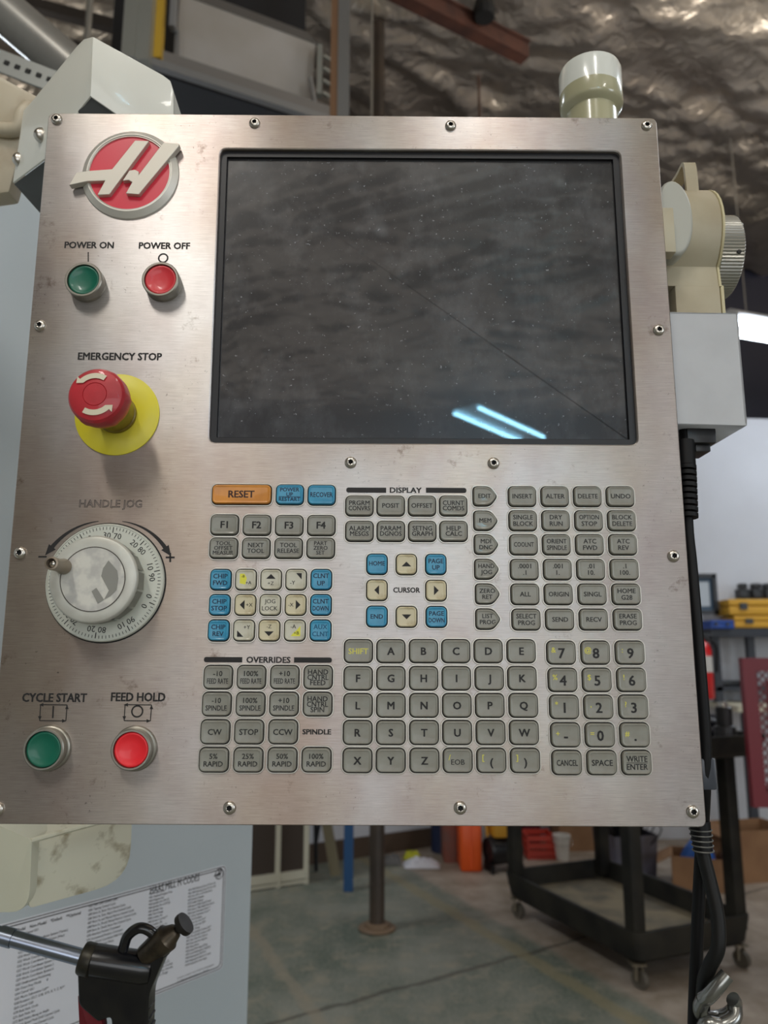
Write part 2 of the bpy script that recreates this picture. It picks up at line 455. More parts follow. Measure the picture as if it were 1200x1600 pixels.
def struct(name, mb, m, **k): o = mb.build(name, m, **k); o['kind'] = 'structure'; return o
mb = MB(); mb.add([(-6, -11, 0), (7, -11, 0), (7, 7, 0), (-6, 7, 0), (-6, -11, -0.1), (7, -11, -0.1), (7, 7, -0.1), (-6, 7, -0.1)], [(0, 1, 2, 3), (4, 7, 6, 5), (0, 4, 5, 1), (1, 5, 6, 2), (2, 6, 7, 3), (3, 7, 4, 0)])
struct('floor', mb, FLOORM)
def foil_h(x, y):
    u = 0.87 * x + 0.5 * y; v = -0.5 * x + 0.87 * y
    p = Vector((u * 0.45, v * 1.25, 0))
    h = 0.08 * noise.noise(p * 1.1 + Vector((3, 1, 0)))
    q = p + Vector((noise.noise(p * 1.3), noise.noise(p * 1.1 + Vector((9, 9, 9))), 0)) * 0.7
    h += 0.036 * (1 - abs(noise.noise(q * 2.6)) * 3)
    h += 0.022 * (1 - abs(noise.noise(q * 6.3 + Vector((5, 0, 2)))) * 3)
    h += 0.012 * (1 - abs(noise.noise(q * 12 + Vector((1, 7, 2)))) * 3)
    d = (y + 0.25 * x) % 1.5
    h += -0.04 * math.exp(-((d - 0.75) / 0.06) ** 2)      # seams where battens pull the foil up
    return 5.0 - h
mb = MB(); nx, ny = 230, 380
vs = []; fs = []
for j in range(ny + 1):
    for i in range(nx + 1):
        x = -6 + 13 * i / nx; y = -11 + 18 * j / ny
        vs.append((x, y, foil_h(x, y)))
for j in range(ny):
    for i in range(nx):
        a = j * (nx + 1) + i; fs.append((a, a + 1, a + nx + 2, a + nx + 1))
mb.add(vs, fs); struct('ceiling', mb, FOIL, smooth=True, angle=180)
def wall(name, a, b, z0, z1, m, th=0.1):
    a = Vector((a[0], a[1], 0)); b = Vector((b[0], b[1], 0)); n = (b - a).cross(Vector((0, 0, 1))).normalized()
    mb = MB(); base = [a, b, b - n * th, a - n * th]
    prism(mb, [p + Vector((0, 0, z0)) for p in base], (0, 0, z1 - z0)); return struct(name, mb, m)
wall('wall_far', (-6, 7), (7, 7), 0, 5.3, NAVY)
wall('wall_left', (-6, -11), (-6, 7), 0, 5.3, REARW)
wall('wall_right', (7, 7), (7, -11), 0, 5.3, REARW)
wall('wall_rear', (7, -11), (-6, -11), 0, 5.3, REARW)
wall('wall_back', (0.45, 5.62), (6.9, 6.1), 0, 3.1, WALLW, 0.12)
wall('wall_angled', (-2.6, 3.85), (0.45, 5.62), 0, 3.1, WALLW, 0.12)
dirA = (Vector((0.45, 5.62, 0)) - Vector((-2.6, 3.85, 0))).normalized(); nA = dirA.cross(Vector((0, 0, 1)))
mb = MB(); bar(mb, Vector((-2.6, 3.85, 0.06)) + nA * 0.012, Vector((0.45, 5.62, 0.06)) + nA * 0.012, 0.02, 0.12)
struct('baseboard_back', mb, BROWNB)

# ================================================================ CONTROL PENDANT
pend = empty('control_pendant', 'stainless steel machine control pendant with dark screen and full keypad', 'control panel', M=PM)
def uvxy(o):
    me = o.data; uv = me.uv_layers.new(name='UVMap')
    for l in me.loops:
        c = me.vertices[l.vertex_index].co; uv.data[l.index].uv = (c.x * 2 + 0.5, c.y * 2 + 0.5)
# face plate with the screen opening
K = 6
outer = [pl(1025.5, 184.5), pl(76, 176.5), pl(-22, 1287.5), pl(1104, 1292.5)]
inner = [pl(969, 236), pl(344, 232), pl(326, 691.5), pl(997, 695)]
oo = rpoly(outer, 0.005, K); ii = rpoly(inner, 0.0055, K)
mb = MB()
def offs(ring, d):
    c = sum(ring, Vector()) / len(ring); out = []
    n = len(ring)
    for i in range(n):
        t = (ring[(i + 1) % n] - ring[i - 1]).normalized(); nn = Vector((t.y, -t.x, 0))
        if nn.dot(ring[i] - c) < 0: nn = -nn
        out.append(ring[i] + nn * d)
    return out
zs = lambda ring, z: [Vector((v.x, v.y, z)) for v in ring]
loft(mb, [zs(offs(ii, 0.0), -0.0030), zs(ii, -0.0006), zs(offs(ii, 0.0008), 0), zs(offs(oo, -0.0005), 0), zs(oo, -0.0004), zs(oo, -0.0030), zs(offs(ii, 0), -0.0030)], False, False)
plate = mb.build('faceplate', STEEL, pend); uvxy(plate)
# housing behind
mb = MB(); hh = rpoly([Vector((p.x * 0.972, p.y * 0.972, 0)) for p in outer], 0.004, 3)
loft(mb, [zs(hh, -0.0032), zs(hh, -0.085)], False, True)
h2 = [Vector((v.x * 1.08, v.y * 1.1, 0)) for v in ii]
hous = mb.build('housing', GREYBOX, pend)
# screen: stepped black frame, glass
mb = MB(); loft(mb, [zs(ii, -0.0031), zs(offs(ii, -0.0046), -0.0032), zs(offs(ii, -0.0050), -0.0052), zs(offs(ii, -0.0056), -0.0056)], False, False)
mb.build('screen_frame', mat('screen_frame_black', (20, 20, 25), 0.4), pend)
mb = MB(); loft(mb, [zs(offs(ii, -0.0054), -0.0075), zs(offs(ii, -0.0054), -0.0055)], True, True)
scr = mb.build('screen', SCREEN, pend); scr['label'] = 'dusty dark glass screen, switched off'

# screws
def screw_mesh():
    mb = MB(); r = 0.0042
    lathe(mb, [(r, 0), (r, 0.0006), (r * 0.93, 0.0014), (r * 0.75, 0.0021), (r * 0.5, 0.0025), (r * 0.44, 0.0025)], n=24, caps=False)
    mb.mi = 1
    vs = []
    n = 24
    ring = [Vector((math.cos(2 * math.pi * i / n), math.sin(2 * math.pi * i / n), 0)) * r * (0.44 if 0 else (0.40 + 0.06 * math.cos(6 * 2 * math.pi * i / n))) for i in range(n)]
    top = [Vector((math.cos(2 * math.pi * i / n), math.sin(2 * math.pi * i / n), 0)) * r * 0.44 for i in range(n)]
    mb.mi = 0; loft(mb, [zs(top, 0.0025), zs(ring, 0.0024)], False, False)
    mb.mi = 1; loft(mb, [zs(ring, 0.0024), zs(ring, 0.0006)], False, True)
    return mb
smesh = None
for px, py in [(89, 187), (398, 193), (704, 197), (1010, 197), (63, 509), (1029, 516), (32, 864), (1052, 869), (548, 723), (771, 724), (-3, 1264), (359, 1262), (719, 1262), (1082, 1268)]:
    if smesh is None:
        o = screw_mesh().build('screw', [SCREWM, DARK], pend, smooth=True, angle=50); smesh = o.data
    else: o = link('screw', smesh, pend)
    o.location = pl(px, py, 0.0); o.rotation_euler.z = random.Random(px).uniform(0, 6)

# lettering on the plate
mb = MB()
def flush(nm):
    global mb
    mb.build(nm, INK, plate); mb = MB()
def T(s, px, py, hp, wp, bold=0.02, m=None, z=0.00012, **k):
    p = pl(px, py); sc_ = S(px, py)
    if m is not None: put_text(m, s, p.x, p.y, hp * sc_, wp * sc_, z, bold, **k); return
    m2 = MB(); put_text(m2, s, p.x, p.y, hp * sc_, wp * sc_, z, bold, **k); m2.build('lettering', INK, plate)
T('POWER ON', 139.5, 383, 10.5, 77, 0.032); T('POWER OFF', 257, 384, 10.5, 80, 0.032)
T('EMERGENCY STOP', 187.5, 557, 11.5, 131, 0.032)
T('CYCLE START', 85.5, 1090, 12.5, 101, 0.035); T('FEED HOLD', 216, 1089, 12.5, 85, 0.035)
T('DISPLAY', 634, 766, 8.2, 50, 0.035); T('CURSOR', 635.3, 922, 7.6, 42, 0.035)
T('OVERRIDES', 419.5, 1031, 8.8, 69, 0.035); T('SPINDLE', 495, 1143.5, 7.4, 45, 0.04)
def strip(m, pts, wd, z=0.00012, wfun=None):
    pts = [Vector((p.x, p.y, 0)) for p in pts]; n = len(pts); vs = []
    for i, p in enumerate(pts):
        d = (pts[min(i + 1, n - 1)] - pts[max(0, i - 1)]).normalized(); nn = Vector((-d.y, d.x, 0)); ww = wd * (wfun(i / (n - 1)) if wfun else 1) / 2
        vs += [p + nn * ww + Vector((0, 0, z)), p - nn * ww + Vector((0, 0, z))]
    m.add(vs, [(2 * i, 2 * i + 1, 2 * i + 3, 2 * i + 2) for i in range(n - 1)])
def seg(a, b, wp, m=None): strip(m or mb, [pl(*a), pl(*b)], wp * S(*a))
seg((138, 394), (138, 409), 1.8); flush('printed_symbol')
def ringmark(px, py, rp, wp, m=None):
    c = pl(px, py); s_ = S(px, py); pts = [Vector((c.x + rp * s_ * math.cos(t), c.y + rp * s_ * math.sin(t), 0)) for t in [2 * math.pi * i / 28 for i in range(29)]]
    strip(m or mb, pts, wp * s_)
ringmark(255, 403.3, 7, 2.4); flush('printed_symbol')
for x in (62, 194):
    x2 = x + 42
    seg((x + 1.5, 1101.5), (x, 1126), 1.5); seg((x, 1126), (x2 - 1, 1126.5), 1.5); seg((x2 - 1, 1126), (x2 + 1, 1101.5), 1.5); seg((x2 + 1, 1101.5), (x + 1, 1101), 1.5)
    for (ax, ay, dx, dy) in ((x + 3, 1101.2, -1, 0), (x + 0.3, 1122, 0, 1), (x2 - 4, 1126.4, 1, 0), (x2 + 0.7, 1105, 0, -1)):
        a = pl(ax + dx * 4, ay + dy * 4); b1 = pl(ax - dx * 3 + dy * 2.8, ay - dy * 3 + dx * 2.8); b2 = pl(ax - dx * 3 - dy * 2.8, ay - dy * 3 - dx * 2.8)
        mb.add([z3(a, .00013), z3(b1, .00013), z3(b2, .00013)], [(0, 1, 2)])
    if x == 62: seg((83.5, 1103), (82.5, 1122), 2.4)
    else: ringmark(214.5, 1111.5, 8.4, 2.4)
    flush('printed_symbol')
seg((60, 870), (73, 870), 2.6); flush('printed_symbol')
seg((259, 871), (273, 871), 3); seg((266, 864), (266, 878.5), 3); flush('printed_symbol')
# tapered arrows around the hand wheel
dc = pl(166, 910); dr = 98.5 * S(166, 910)
for sgn, a0, a1 in ((1, 101, 149), (-1, 79, 31)):
    pts = [Vector((dc.x + dr * (1 + 0.0045 * t) * math.cos(math.radians(a0 + (a1 - a0) * t / 14)), dc.y + dr * (1 + 0.0045 * t) * math.sin(math.radians(a0 + (a1 - a0) * t / 14)), 0)) for t in range(15)]
    strip(mb, pts, 6.5 * S(166, 820), wfun=lambda t: 0.15 + 0.85 * t)
    p = pts[-1]; d = (pts[-1] - pts[-2]).normalized(); nn = Vector((-d.y, d.x, 0)); s_ = S(166, 820)
    mb.add([z3(p + d * 15 * s_, .00013), z3(p + nn * 7 * s_ - d * 2 * s_, .00013), z3(p - nn * 7 * s_ - d * 2 * s_, .00013)], [(0, 1, 2)])
    flush('printed_arrow')
# section bars
mb = MB()
for x0, x1, y, left in ((541, 603.4, 765.7, 1), (665.5, 728.8, 766, 0), (318.6, 378.6, 1030.6, 1), (459.4, 518.6, 1031.2, 0)):
    a = pl(x0, y); b = pl(x1, y); hgt = 8.2 * S(x0, y)
    rr = [hgt * 0.5 if (left and k in (1, 2)) or (not left and k in (0, 3)) else 0 for k in range(4)]
    q = [Vector((b.x, a.y + hgt / 2, .00012)), Vector((a.x, a.y + hgt / 2, .00012)), Vector((a.x, a.y - hgt / 2, .00012)), Vector((b.x, a.y - hgt / 2, .00012))]
    r_ = rpoly(q, rr, 5); mb = MB(); mb.add(r_, [tuple(range(len(r_)))]); mb.build('section_bar', INK, plate)
mb = MB(); T('HANDLE JOG', 173, 787, 11.5, 98, 0.0, m=mb, outline=True); mb.build('worn_lettering', mat('faded_grey_print', (84, 80, 80), 0.6), plate)

# ---- keys
def key_mesh(kind):
    wdt, hgt, r = {'wide': (0.0183, 0.0134, 0.0031), 'tall': (0.0182, 0.0146, 0.0033), 'num': (0.0184, 0.0146, 0.0033), 'square': (0.0134, 0.0134, 0.0031), 'reset': (0.0400, 0.0132, 0.0030), 'mode': (0.0158, 0.0130, 0.0028)}[kind]
    def ring(ins, z):
        if kind == 'mode':
            w2, h2 = wdt / 2 - ins, hgt / 2 - ins
            p = [(w2 * 0.42, h2, 0), (-w2, h2, 0), (-w2, -h2, 0), (w2 * 0.42, -h2, 0), (w2 * 1.02, 0, 0)]
            rs = [0.0035, max(r - ins, .0008), max(r - ins, .0008), 0.0035, 0.0022]
            return [Vector((v[0], v[1], z)) for v in rpoly(p, rs, 4)]
        return [Vector((v[0], v[1], z)) for v in rrect(wdt - 2 * ins, hgt - 2 * ins, max(r - ins, 0.0008), 5)]
    k = MB(); loft(k, [ring(0, -0.0004), ring(0.0001, 0.0021), ring(0.0003, 0.0027), ring(0.0007, 0.00298), ring(0.0011, 0.00292), ring(0.0014, 0.00272), ring(0.0019, 0.00264)], True, True)
    s_ = MB(); s_.mi = 0; loft(s_, [ring(-0.0006, 0.0001), ring(0.0002, 0.0001)], False, False)
    s_.mi = 1; loft(s_, [ring(-0.0016, 0.00001), ring(-0.0013, 0.00045), ring(-0.0008, 0.00045), ring(-0.0006, 0.00005)], False, False)
    return k, s_
KM = {}
def get_key(kind, m, parent):
    kk = (kind, m.name)
    if kk not in KM:
        k, s_ = key_mesh(kind)
        o = k.build('key', m, parent, smooth=True, angle=60)
        if kind not in KM:
            so = s_.build('surround', [GAP, SATIN], o, smooth=True); KM[kind] = so.data
        else: link('surround', KM[kind], o)
        KM[kk] = o.data; return o
    o = link('key', KM[kk], parent); link('surround', KM[kind], o); return o
KZ = 0.0027
FONT_SZ = {'S': 6.3, 'M': 8.2, 'L': 10.5}
def key(kind, m, px, py, lines, ink=INKW, caph=6.3, gap=9.2, maxw=0.80, extra=None, bold=0.018, name=None, rowh=None, uline=None, dy=0):
    o = get_key(kind, m, pend); p = pl(px, py, 0.0017); o.location = Vector((p.x, p.y, 0)); s_ = S(px, py, KZ)
    wd = {'wide': 0.0183, 'tall': 0.0182, 'num': .0184, 'square': 0.0134, 'reset': 0.04, 'mode': 0.0150}[kind]
    mb = MB(); n = len(lines)
    for i, t in enumerate(lines):
        if not t: continue
        y = ((n - 1) / 2 - i) * gap * s_ + dy * s_; ch = caph * s_ * 1.06
        if rowh: ch = rowh[i] * s_
        vs, _ = glyphs(t, bold); nat = (max(v.x for v in vs) - min(v.x for v in vs)) * ch / CAPH
        lim = wd * maxw
        put_text(mb, t, -0.0004 if kind == 'mode' else 0, y, ch, min(nat * 1.0, lim), KZ, bold)
    if uline is not None:
        y = uline * s_; L_ = wd * maxw / 2; mb.add([(-L_, y + 0.00018, KZ), (L_, y + 0.00018, KZ), (L_, y - 0.00018, KZ), (-L_, y - 0.00018, KZ)], [(0, 1, 2, 3)])
    if extra: extra(mb, s_)
    if mb.f: mb.build('legend', ink, o)
    cname = {K_GREY: 'grey', K_BLUE: 'blue', K_CREAM: 'cream', K_WHITE: 'pale', K_ORANGE: 'orange'}[m]
    o['label'] = '%s key %s' % (cname, name or ('lettered ' + ' '.join(lines)))
    return o
def side_legend(o, t, px, py, dx, dyy, hp, m=INKY):
    s_ = S(px, py, KZ); mb = MB(); put_text(mb, t, dx * s_, dyy * s_, hp * s_, None, KZ, 0.016); mb.build('shift_legend', m, o)
key('reset', K_ORANGE, 377.6, 772.4, ['RESET'], INKBR, 10, bold=0.03)
key('wide', K_BLUE, 452.8, 772.8, ['POWER', 'UP', 'RESTART'], INKB, 5.6, 7.6, uline=-3.8)
key('wide', K_BLUE, 502.5, 773.3, ['RECOVER'], INKB, 7, maxw=0.84)
for px, py, t in ((350.8, 820, 'F1'), (401.4, 820.5, 'F2'), (451.8, 821, 'F3'), (501.9, 821, 'F4')): key('wide', K_GREY, px, py, [t], INKW, 10, bold=0.03)
for px, t in ((349.3, ['TOOL', 'OFFSET', 'MEASUR']), (400, ['NEXT', 'TOOL']), (450.7, ['TOOL', 'RELEASE']), (501, ['PART', 'ZERO', 'SET'])):
    key('wide', K_GREY, px, 856.4, t, INKW, 5.6 if len(t) == 3 else 6.2, 7.4 if len(t) == 3 else 9)
key('square', K_BLUE, 344.7, 905.6, ['CHIP', 'FWD'], INKB, 6.6, 10.5); key('square', K_BLUE, 343, 945.1, ['CHIP', 'STOP'], INKB, 6.6, 10.5); key('square', K_BLUE, 341.4, 985, ['CHIP', 'REV'], INKB, 6.6, 10.5)
key('square', K_BLUE, 501.9, 905.6, ['CLNT', 'UP'], INKB, 6.6, 11.5); key('square', K_BLUE, 501.3, 945.1, ['CLNT', 'DOWN'], INKB, 6.6, 11); key('square', K_BLUE, 500.7, 985, ['AUX', 'CLNT'], mat('faint_blue_print', (20, 88, 124), 0.6), 6.6, 11)
def tri(mb, pts, s_): mb.add([Vector((x * s_, y * s_, KZ)) for x, y in pts], [tuple(range(len(pts)))])
def jog(px, py, tris, texts, m=K_CREAM, patch=None, nm=''):
    o = get_key('square', m, pend); p = pl(px, py, 0.0017); o.location = Vector((p.x, p.y, 0)); s_ = S(px, py, KZ); mb = MB()
    if patch:
        pb = MB(); pb.add([Vector((x * s_, y * s_, KZ - 0.00005)) for x, y in patch], [tuple(range(len(patch)))]); pb.build('yellow_patch', SMUDGEY, o)
    for t in tris: tri(mb, t, s_)
    for t, x, y, h_ in texts: put_text(mb, t, x * s_, y * s_, h_ * s_, None, KZ, 0.01)
    if mb.f: mb.build('legend', INK, o)
    o['label'] = nm
up = [(-7.5, -3.5), (7.5, -3.5), (0, 4)]; dn = [(-7.5, 3.5), (7.5, 3.5), (0, -4)]; lf = [(3.5, 7.5), (3.5, -7.5), (-4, 0)]; rt = [(-3.5, 7.5), (-3.5, -7.5), (4, 0)]
sh = lambda t, dx, dy: [(x + dx, y + dy) for x, y in t]
jog(384, 905.6, [], [('+A', 5, -5, 5), ('-B', -4, 5, 4)], K_WHITE, [(-9, 9), (-2, 9), (2, 2), (0, -8), (-9, -6)], 'pale key with yellow corner lettered +A')
jog(423.5, 905.6, [sh(up, 0, 4.5)], [('+Z', 0, -6, 5.5)], K_WHITE, None, 'pale jog key with up arrow and +Z')
jog(462.6, 905.6, [[(0, 10), (9, 10), (9, 0)]], [('-Y', -5, -5, 6)], K_WHITE, None, 'pale jog key with corner arrow and -Y')
jog(383, 945.1, [sh(lf, -4, 0)], [('+X', 7, 0, 5.5)], K_CREAM, None, 'cream jog key with left arrow and +X')
jog(422, 945.1, [], [('JOG', 0, 5.5, 6.3), ('LOCK', 0, -5.5, 6.3)], K_WHITE, None, 'pale key lettered JOG LOCK')
jog(461.8, 945.1, [sh(rt, 4, 0)], [('-X', -7, 0, 5.5)], K_CREAM, None, 'cream jog key with right arrow and -X')
jog(381, 985, [[(-10, 0), (-10, -10), (0, -10)]], [('+Y', 5, 5, 6)], K_WHITE, None, 'pale jog key with corner arrow and +Y')
jog(420.6, 985, [sh(dn, 0, -5)], [('-Z', 0, 6, 5.5)], K_CREAM, None, 'cream jog key with down arrow and -Z')
jog(460.5, 985, [], [('-A', -2, 6, 6), ('+B', 3, -4, 5)], K_WHITE, [(9, 7), (9, -9), (-6, -9), (-2, -4), (3, 0)], 'pale key with yellow corner lettered -A +B')
for y, row in ((790.3, ((561.6, 'PRGRM CONVRS'), (610.5, 'POSIT'), (659.4, 'OFFSET'), (708.3, 'CURNT COMDS'))), (829.9, ((561.6, 'ALARM MESGS'), (610.7, 'PARAM DGNOS'), (659.8, 'SETNG GRAPH'), (708.8, 'HELP CALC')))):
    for px, t in row: key('wide', K_GREY, px, y, t.split(), INKW, 6.6, 8.4)
key('square', K_BLUE, 589, 881.5, ['HOME'], INKB, 6.4, dy=1); key('square', K_BLUE, 681, 881.8, ['PAGE', 'UP'], INKB, 6.4, 10)
key('square', K_BLUE, 588.8, 963.3, ['END'], INKB, 6.4); key('square', K_BLUE, 682, 963.9, ['PAGE', 'DOWN'], INKB, 6.4, 10.5)
for px, py, t, nm in ((635, 881.8, up, 'up'), (635.2, 963.7, dn, 'down'), (588.8, 922.1, lf, 'left'), (681.4, 922.7, rt, 'right')):
    jog(px, py, [t], [], K_CREAM, None, 'cream cursor key with %s arrow' % nm)
for px, py, t in ((757.9, 775.3, 'EDIT'), (759, 813.4, 'MEM'), (759.9, 850.6, 'MDI DNC'), (760.6, 889.3, 'HAND JOG'), (762, 928, 'ZERO RET'), (762.7, 967.3, 'LIST PROG')):
    key('mode', K_GREY, px, py, t.split(), INKW, 6.2, 9.4, maxw=0.72)
R_ = [(775.7, (815.9, 867, 918, 969.2), ('INSERT', 'ALTER', 'DELETE', 'UNDO')), (813.5, (817, 868.4, 920, 971.5), ('SINGLE BLOCK', 'DRY RUN', 'OPTION STOP', 'BLOCK DELETE')),
      (851, (818.2, 869.5, 921.3, 973.4), ('COOLNT', 'ORIENT SPINDLE', 'ATC FWD', 'ATC REV')), (889.8, (819.4, 871.2, 923.2, 975.7), ('.0001 .1', '.001 1.', '.01 10.', '.1 100.')),
      (928.5, (820.5, 872.6, 925.5, 978.5), ('ALL', 'ORIGIN', 'SINGL', 'HOME G28')), (968, (822.2, 874.7, 927.6, 980.8), ('SELECT PROG', 'SEND', 'RECV', 'ERASE PROG'))]
for y, xs, ts in R_:
    for px, t in zip(xs, ts): key('wide', K_GREY, px, y, t.split(), INKW, 6.6, 10.2, maxw=0.74)
O_ = [(1058.2, (340.6, 392.6, 444.8, 497), ('-10|FEED RATE', '100%|FEED RATE', '+10|FEED RATE', 'HAND|CNTRL|FEED')), (1100.2, (338.4, 391.2, 443.6, 496.2), ('-10|SPINDLE', '100%|SPINDLE', '+10|SPINDLE', 'HAND|CNTRL|SPIN')),
      (1143.6, (336, 389, 442.2), ('CW', 'STOP', 'CCW')), (1187.4, (333.8, 387.6, 441, 494.4), ('5%|RAPID', '25%|RAPID', '50%|RAPID', '100%|RAPID'))]
for y, xs, ts in O_:
    for px, t in zip(xs, ts):
        l = t.split('|'); key('tall', K_GREY, px, y, l, INKW, 8 if len(l) == 1 else 7.2, 11.5 if len(l) == 2 else 8.2, maxw=0.76, bold=0.018)
A_ = [(1017.5, (560, 610.8, 661.7, 712.4, 763, 814.5), ('', 'A', 'B', 'C', 'D', 'E')), (1059.9, (559.6, 610.8, 662, 713.2, 764.7, 815.9), 'FGHIJK'), (1102.3, (559.3, 610.8, 662.5, 714, 765.5, 818), 'LMNOPQ'),
      (1144.7, (558.8, 610.7, 662.8, 714.5, 766.8, 819), 'RSTUVW'), (1188.4, (558.5, 610.5, 663.3, 715.3, 767.9, 820.7), ('X', 'Y', 'Z', 'EOB', '(', ')'))]
for y, xs, ts in A_:
    for px, t in zip(xs, ts):
        if t == '': key('tall', K_GREY, px, y, ['SHIFT'], INKY, 8, maxw=0.72, bold=0.02)
        else:
            o = key('tall', K_GREY, px, y, [t], INK, 10.5 if t != 'EOB' else 7.5, bold=0.03 if t != 'EOB' else 0.012, maxw=0.5, dy=0 if y < 1180 or t in 'XYZ' else -2)
            if t == 'EOB': side_legend(o, '/', px, y, -13, 5, 8)
            if t == '(': side_legend(o, '[', px, y, -13, 5, 8)
            if t == ')': side_legend(o, ']', px, y, -13, 5, 8)
N_ = [(1019.7, (877, 930.5, 984.2), '789', '&@:'), (1062.3, (879.3, 932.7, 986.7), '456', '%$!'), (1104.7, (881.7, 935.3, 989.7), '123', "*,?"), (1148.3, (883.7, 937.5, 992), '-0.', '+=#')]
for y, xs, ts, ss in N_:
    for px, t, s in zip(xs, ts, ss):
        o = key('num', K_GREY, px, y, [t], INK, 14, bold=0.025, maxw=0.3, dy=-1, name='marked ' + {'-': 'with a minus', '.': 'with a point'}.get(t, t))
        side_legend(o, s, px, y, -12.5, 4 if y < 1140 else 2, 8)
for px, t in ((885.8, ['CANCEL']), (940.5, ['SPACE']), (994.7, ['WRITE', 'ENTER'])):
    key('num', K_GREY, px, 1191.7, t, INKW, 8, 12, maxw=0.74, bold=0.02, uline=0 if len(t) == 2 else None)

# ---- push buttons
def push_button(bx, by, cx_, cy_, rb, rc, capm, nm, h=0.0095):
    o = empty('push_button'); o.parent = pend; o['label'] = nm
    b = pl(bx, by, 0); s_ = S(bx, by); c = pl(cx_, cy_, h); 
    o.location = Vector((b.x, b.y, 0)); R0 = rb * s_; R1 = (rc + 4.6) * S(cx_, cy_, h); Rc = rc * S(cx_, cy_, h)
    mb = MB(); lathe(mb, [(R0, 0), (R0, 0.0016), (R0 * 0.97, 0.0024), (R1 * 1.0, 0.0028), (R1, h - 0.0006), (R1 - 0.0006, h), (Rc + 0.0003, h), (Rc + 0.0002, h - 0.0012), (Rc + 0.0002, 0.003)], n=48, caps=False)
    mb.build('collar', mat('collar_nickel', (158, 154, 144), 0.36, 0.85), o, smooth=True)
    mb = MB(); lathe(mb, [(Rc, 0.003), (Rc, h - 0.0016), (Rc - 0.0006, h - 0.0009), (Rc * 0.86, h - 0.0009), (Rc * 0.80, h - 0.0014), (Rc * 0.4, h - 0.0019), (0.0001, h - 0.0021)], n=48)
    mb.build('cap', capm, o, smooth=True, angle=60)
push_button(137.5, 446, 130, 437.5, 28.5, 24.5, GREEN, 'green power on push button in a metal collar')
push_button(256, 445.5, 249.5, 438, 28.5, 24.5, REDB, 'red power off push button in a metal collar')
push_button(77, 1168.5, 69, 1171.5, 35, 27.5, GREEN, 'green cycle start push button in a metal collar')
push_button(211.5, 1169, 203, 1171.5, 34.5, 27, REDB2, 'bright red feed hold push button in a metal collar')

# ---- emergency stop
es = empty('emergency_stop'); es.parent = pend; es['label'] = 'red mushroom emergency stop button on a yellow disc'
b = pl(183.5, 648); es.location = b; s_ = S(183, 648)
mb = MB(); lathe(mb, [(0.0295, 0), (0.0295, 0.0009), (0.0291, 0.0012), (0.014, 0.0012)], n=64); mb.build('yellow_disc', YEL, es, smooth=True)
mb = MB(); lathe(mb, [(0.0140, 0.001), (0.0140, 0.004), (0.0133, 0.0045), (0.0130, 0.017), (0.0116, 0.028)], n=48); mb.build('neck', YELD, es, smooth=True)
mb = MB(); nn = 60; Rm = 0.0206
prof = [(0.0118, 0.0225), (0.0175, 0.0225), (0.0200, 0.0235), (0.0206, 0.026), (0.0206, 0.0300), (0.0200, 0.0335), (0.0185, 0.0352), (0.0160, 0.0360), (0.0086, 0.0366), (0.0083, 0.0362), (0.0080, 0.0366), (0.0001, 0.0368)]
prof = [(r * 0.92, h * 1.2) for r, h in prof]; lathe(mb, prof, n=nn)
for v in mb.v:                                     # grip scallops on the rim
    r = math.hypot(v.x, v.y)
    if r > 0.0180 and v.z < 0.037:
        a = math.atan2(v.y, v.x); k = 1 + 0.035 * max(0, math.cos(a * 6)) ** 6; v.x *= k; v.y *= k
cap = mb.build('mushroom_cap', RED, es, smooth=True, angle=24)
mb = MB()
for a0 in (60, 240):
    rr0, rr1 = 0.0106, 0.0142; m_ = 12; ang = [math.radians(a0 + 75 * i / m_) for i in range(m_ + 1)]
    zt = 0.03655 * 1.2 + 0.0003
    vs = [Vector((r * math.cos(t), r * math.sin(t), zt + (0.0138 - r) * 0.05 + (0.0001 if r < .014 else -0.0001))) for t in ang for r in (rr0, rr1)]
    mb.add(vs, [(2 * i, 2 * i + 1, 2 * i + 3, 2 * i + 2) for i in range(m_)])
    t = ang[-1]; d = Vector((-math.sin(t), math.cos(t), 0)); e = Vector((math.cos(t), math.sin(t), 0)); zc = Vector((0, 0, zt + 0.0001))
    mb.add([e * 0.0105 + zc, e * 0.0168 + zc + Vector((0, 0, -0.0003)), e * 0.0138 + d * 0.0035 + zc], [(0, 1, 2)])
mb.build('turn_arrows', mat('cream_print', (222, 212, 186), 0.5), cap)

# ---- hand wheel
jw = empty('jog_wheel'); jw.parent = pend; jw['label'] = 'silver hand jog wheel with numbered scale and crank knob'
b = pl(165.5, 910); jw.location = b; s_ = S(165, 910); R = 92 * s_
mb = MB(); lathe(mb, [(R, 0), (R, 0.0022), (R * 0.985, 0.0030), (R * 0.97, 0.0030), (R * 0.965, 0.0026), (R * 0.6, 0.0026)], n=80); mb.build('scale_disc', SCALEM, jw, smooth=True)
mb = MB(); ztk = 0.0027
mb0 = MB(); lathe(mb0, [(R + 0.0009, 0.00002), (R + 0.0009, 0.0003), (R - 0.001, 0.0003)], n=80, caps=False); mb0.build('dial_seat', DARK, jw)
for i in range(100):
    a = 2 * math.pi * i / 100 + math.radians(-23.5); L_ = 0.045 if i % 10 else 0.09; ww = 0.0002 if i % 10 else 0.0003
    e = Vector((math.cos(a), math.sin(a), 0)); t = Vector((-math.sin(a), math.cos(a), 0))
    r1 = R * 0.945; r0 = R * (0.945 - L_ * 1.1); zz = Vector((0, 0, ztk))
    mb.add([e * r0 + t * ww + zz, e * r1 + t * ww + zz, e * r1 - t * ww + zz, e * r0 - t * ww + zz], [(0, 1, 2, 3)])
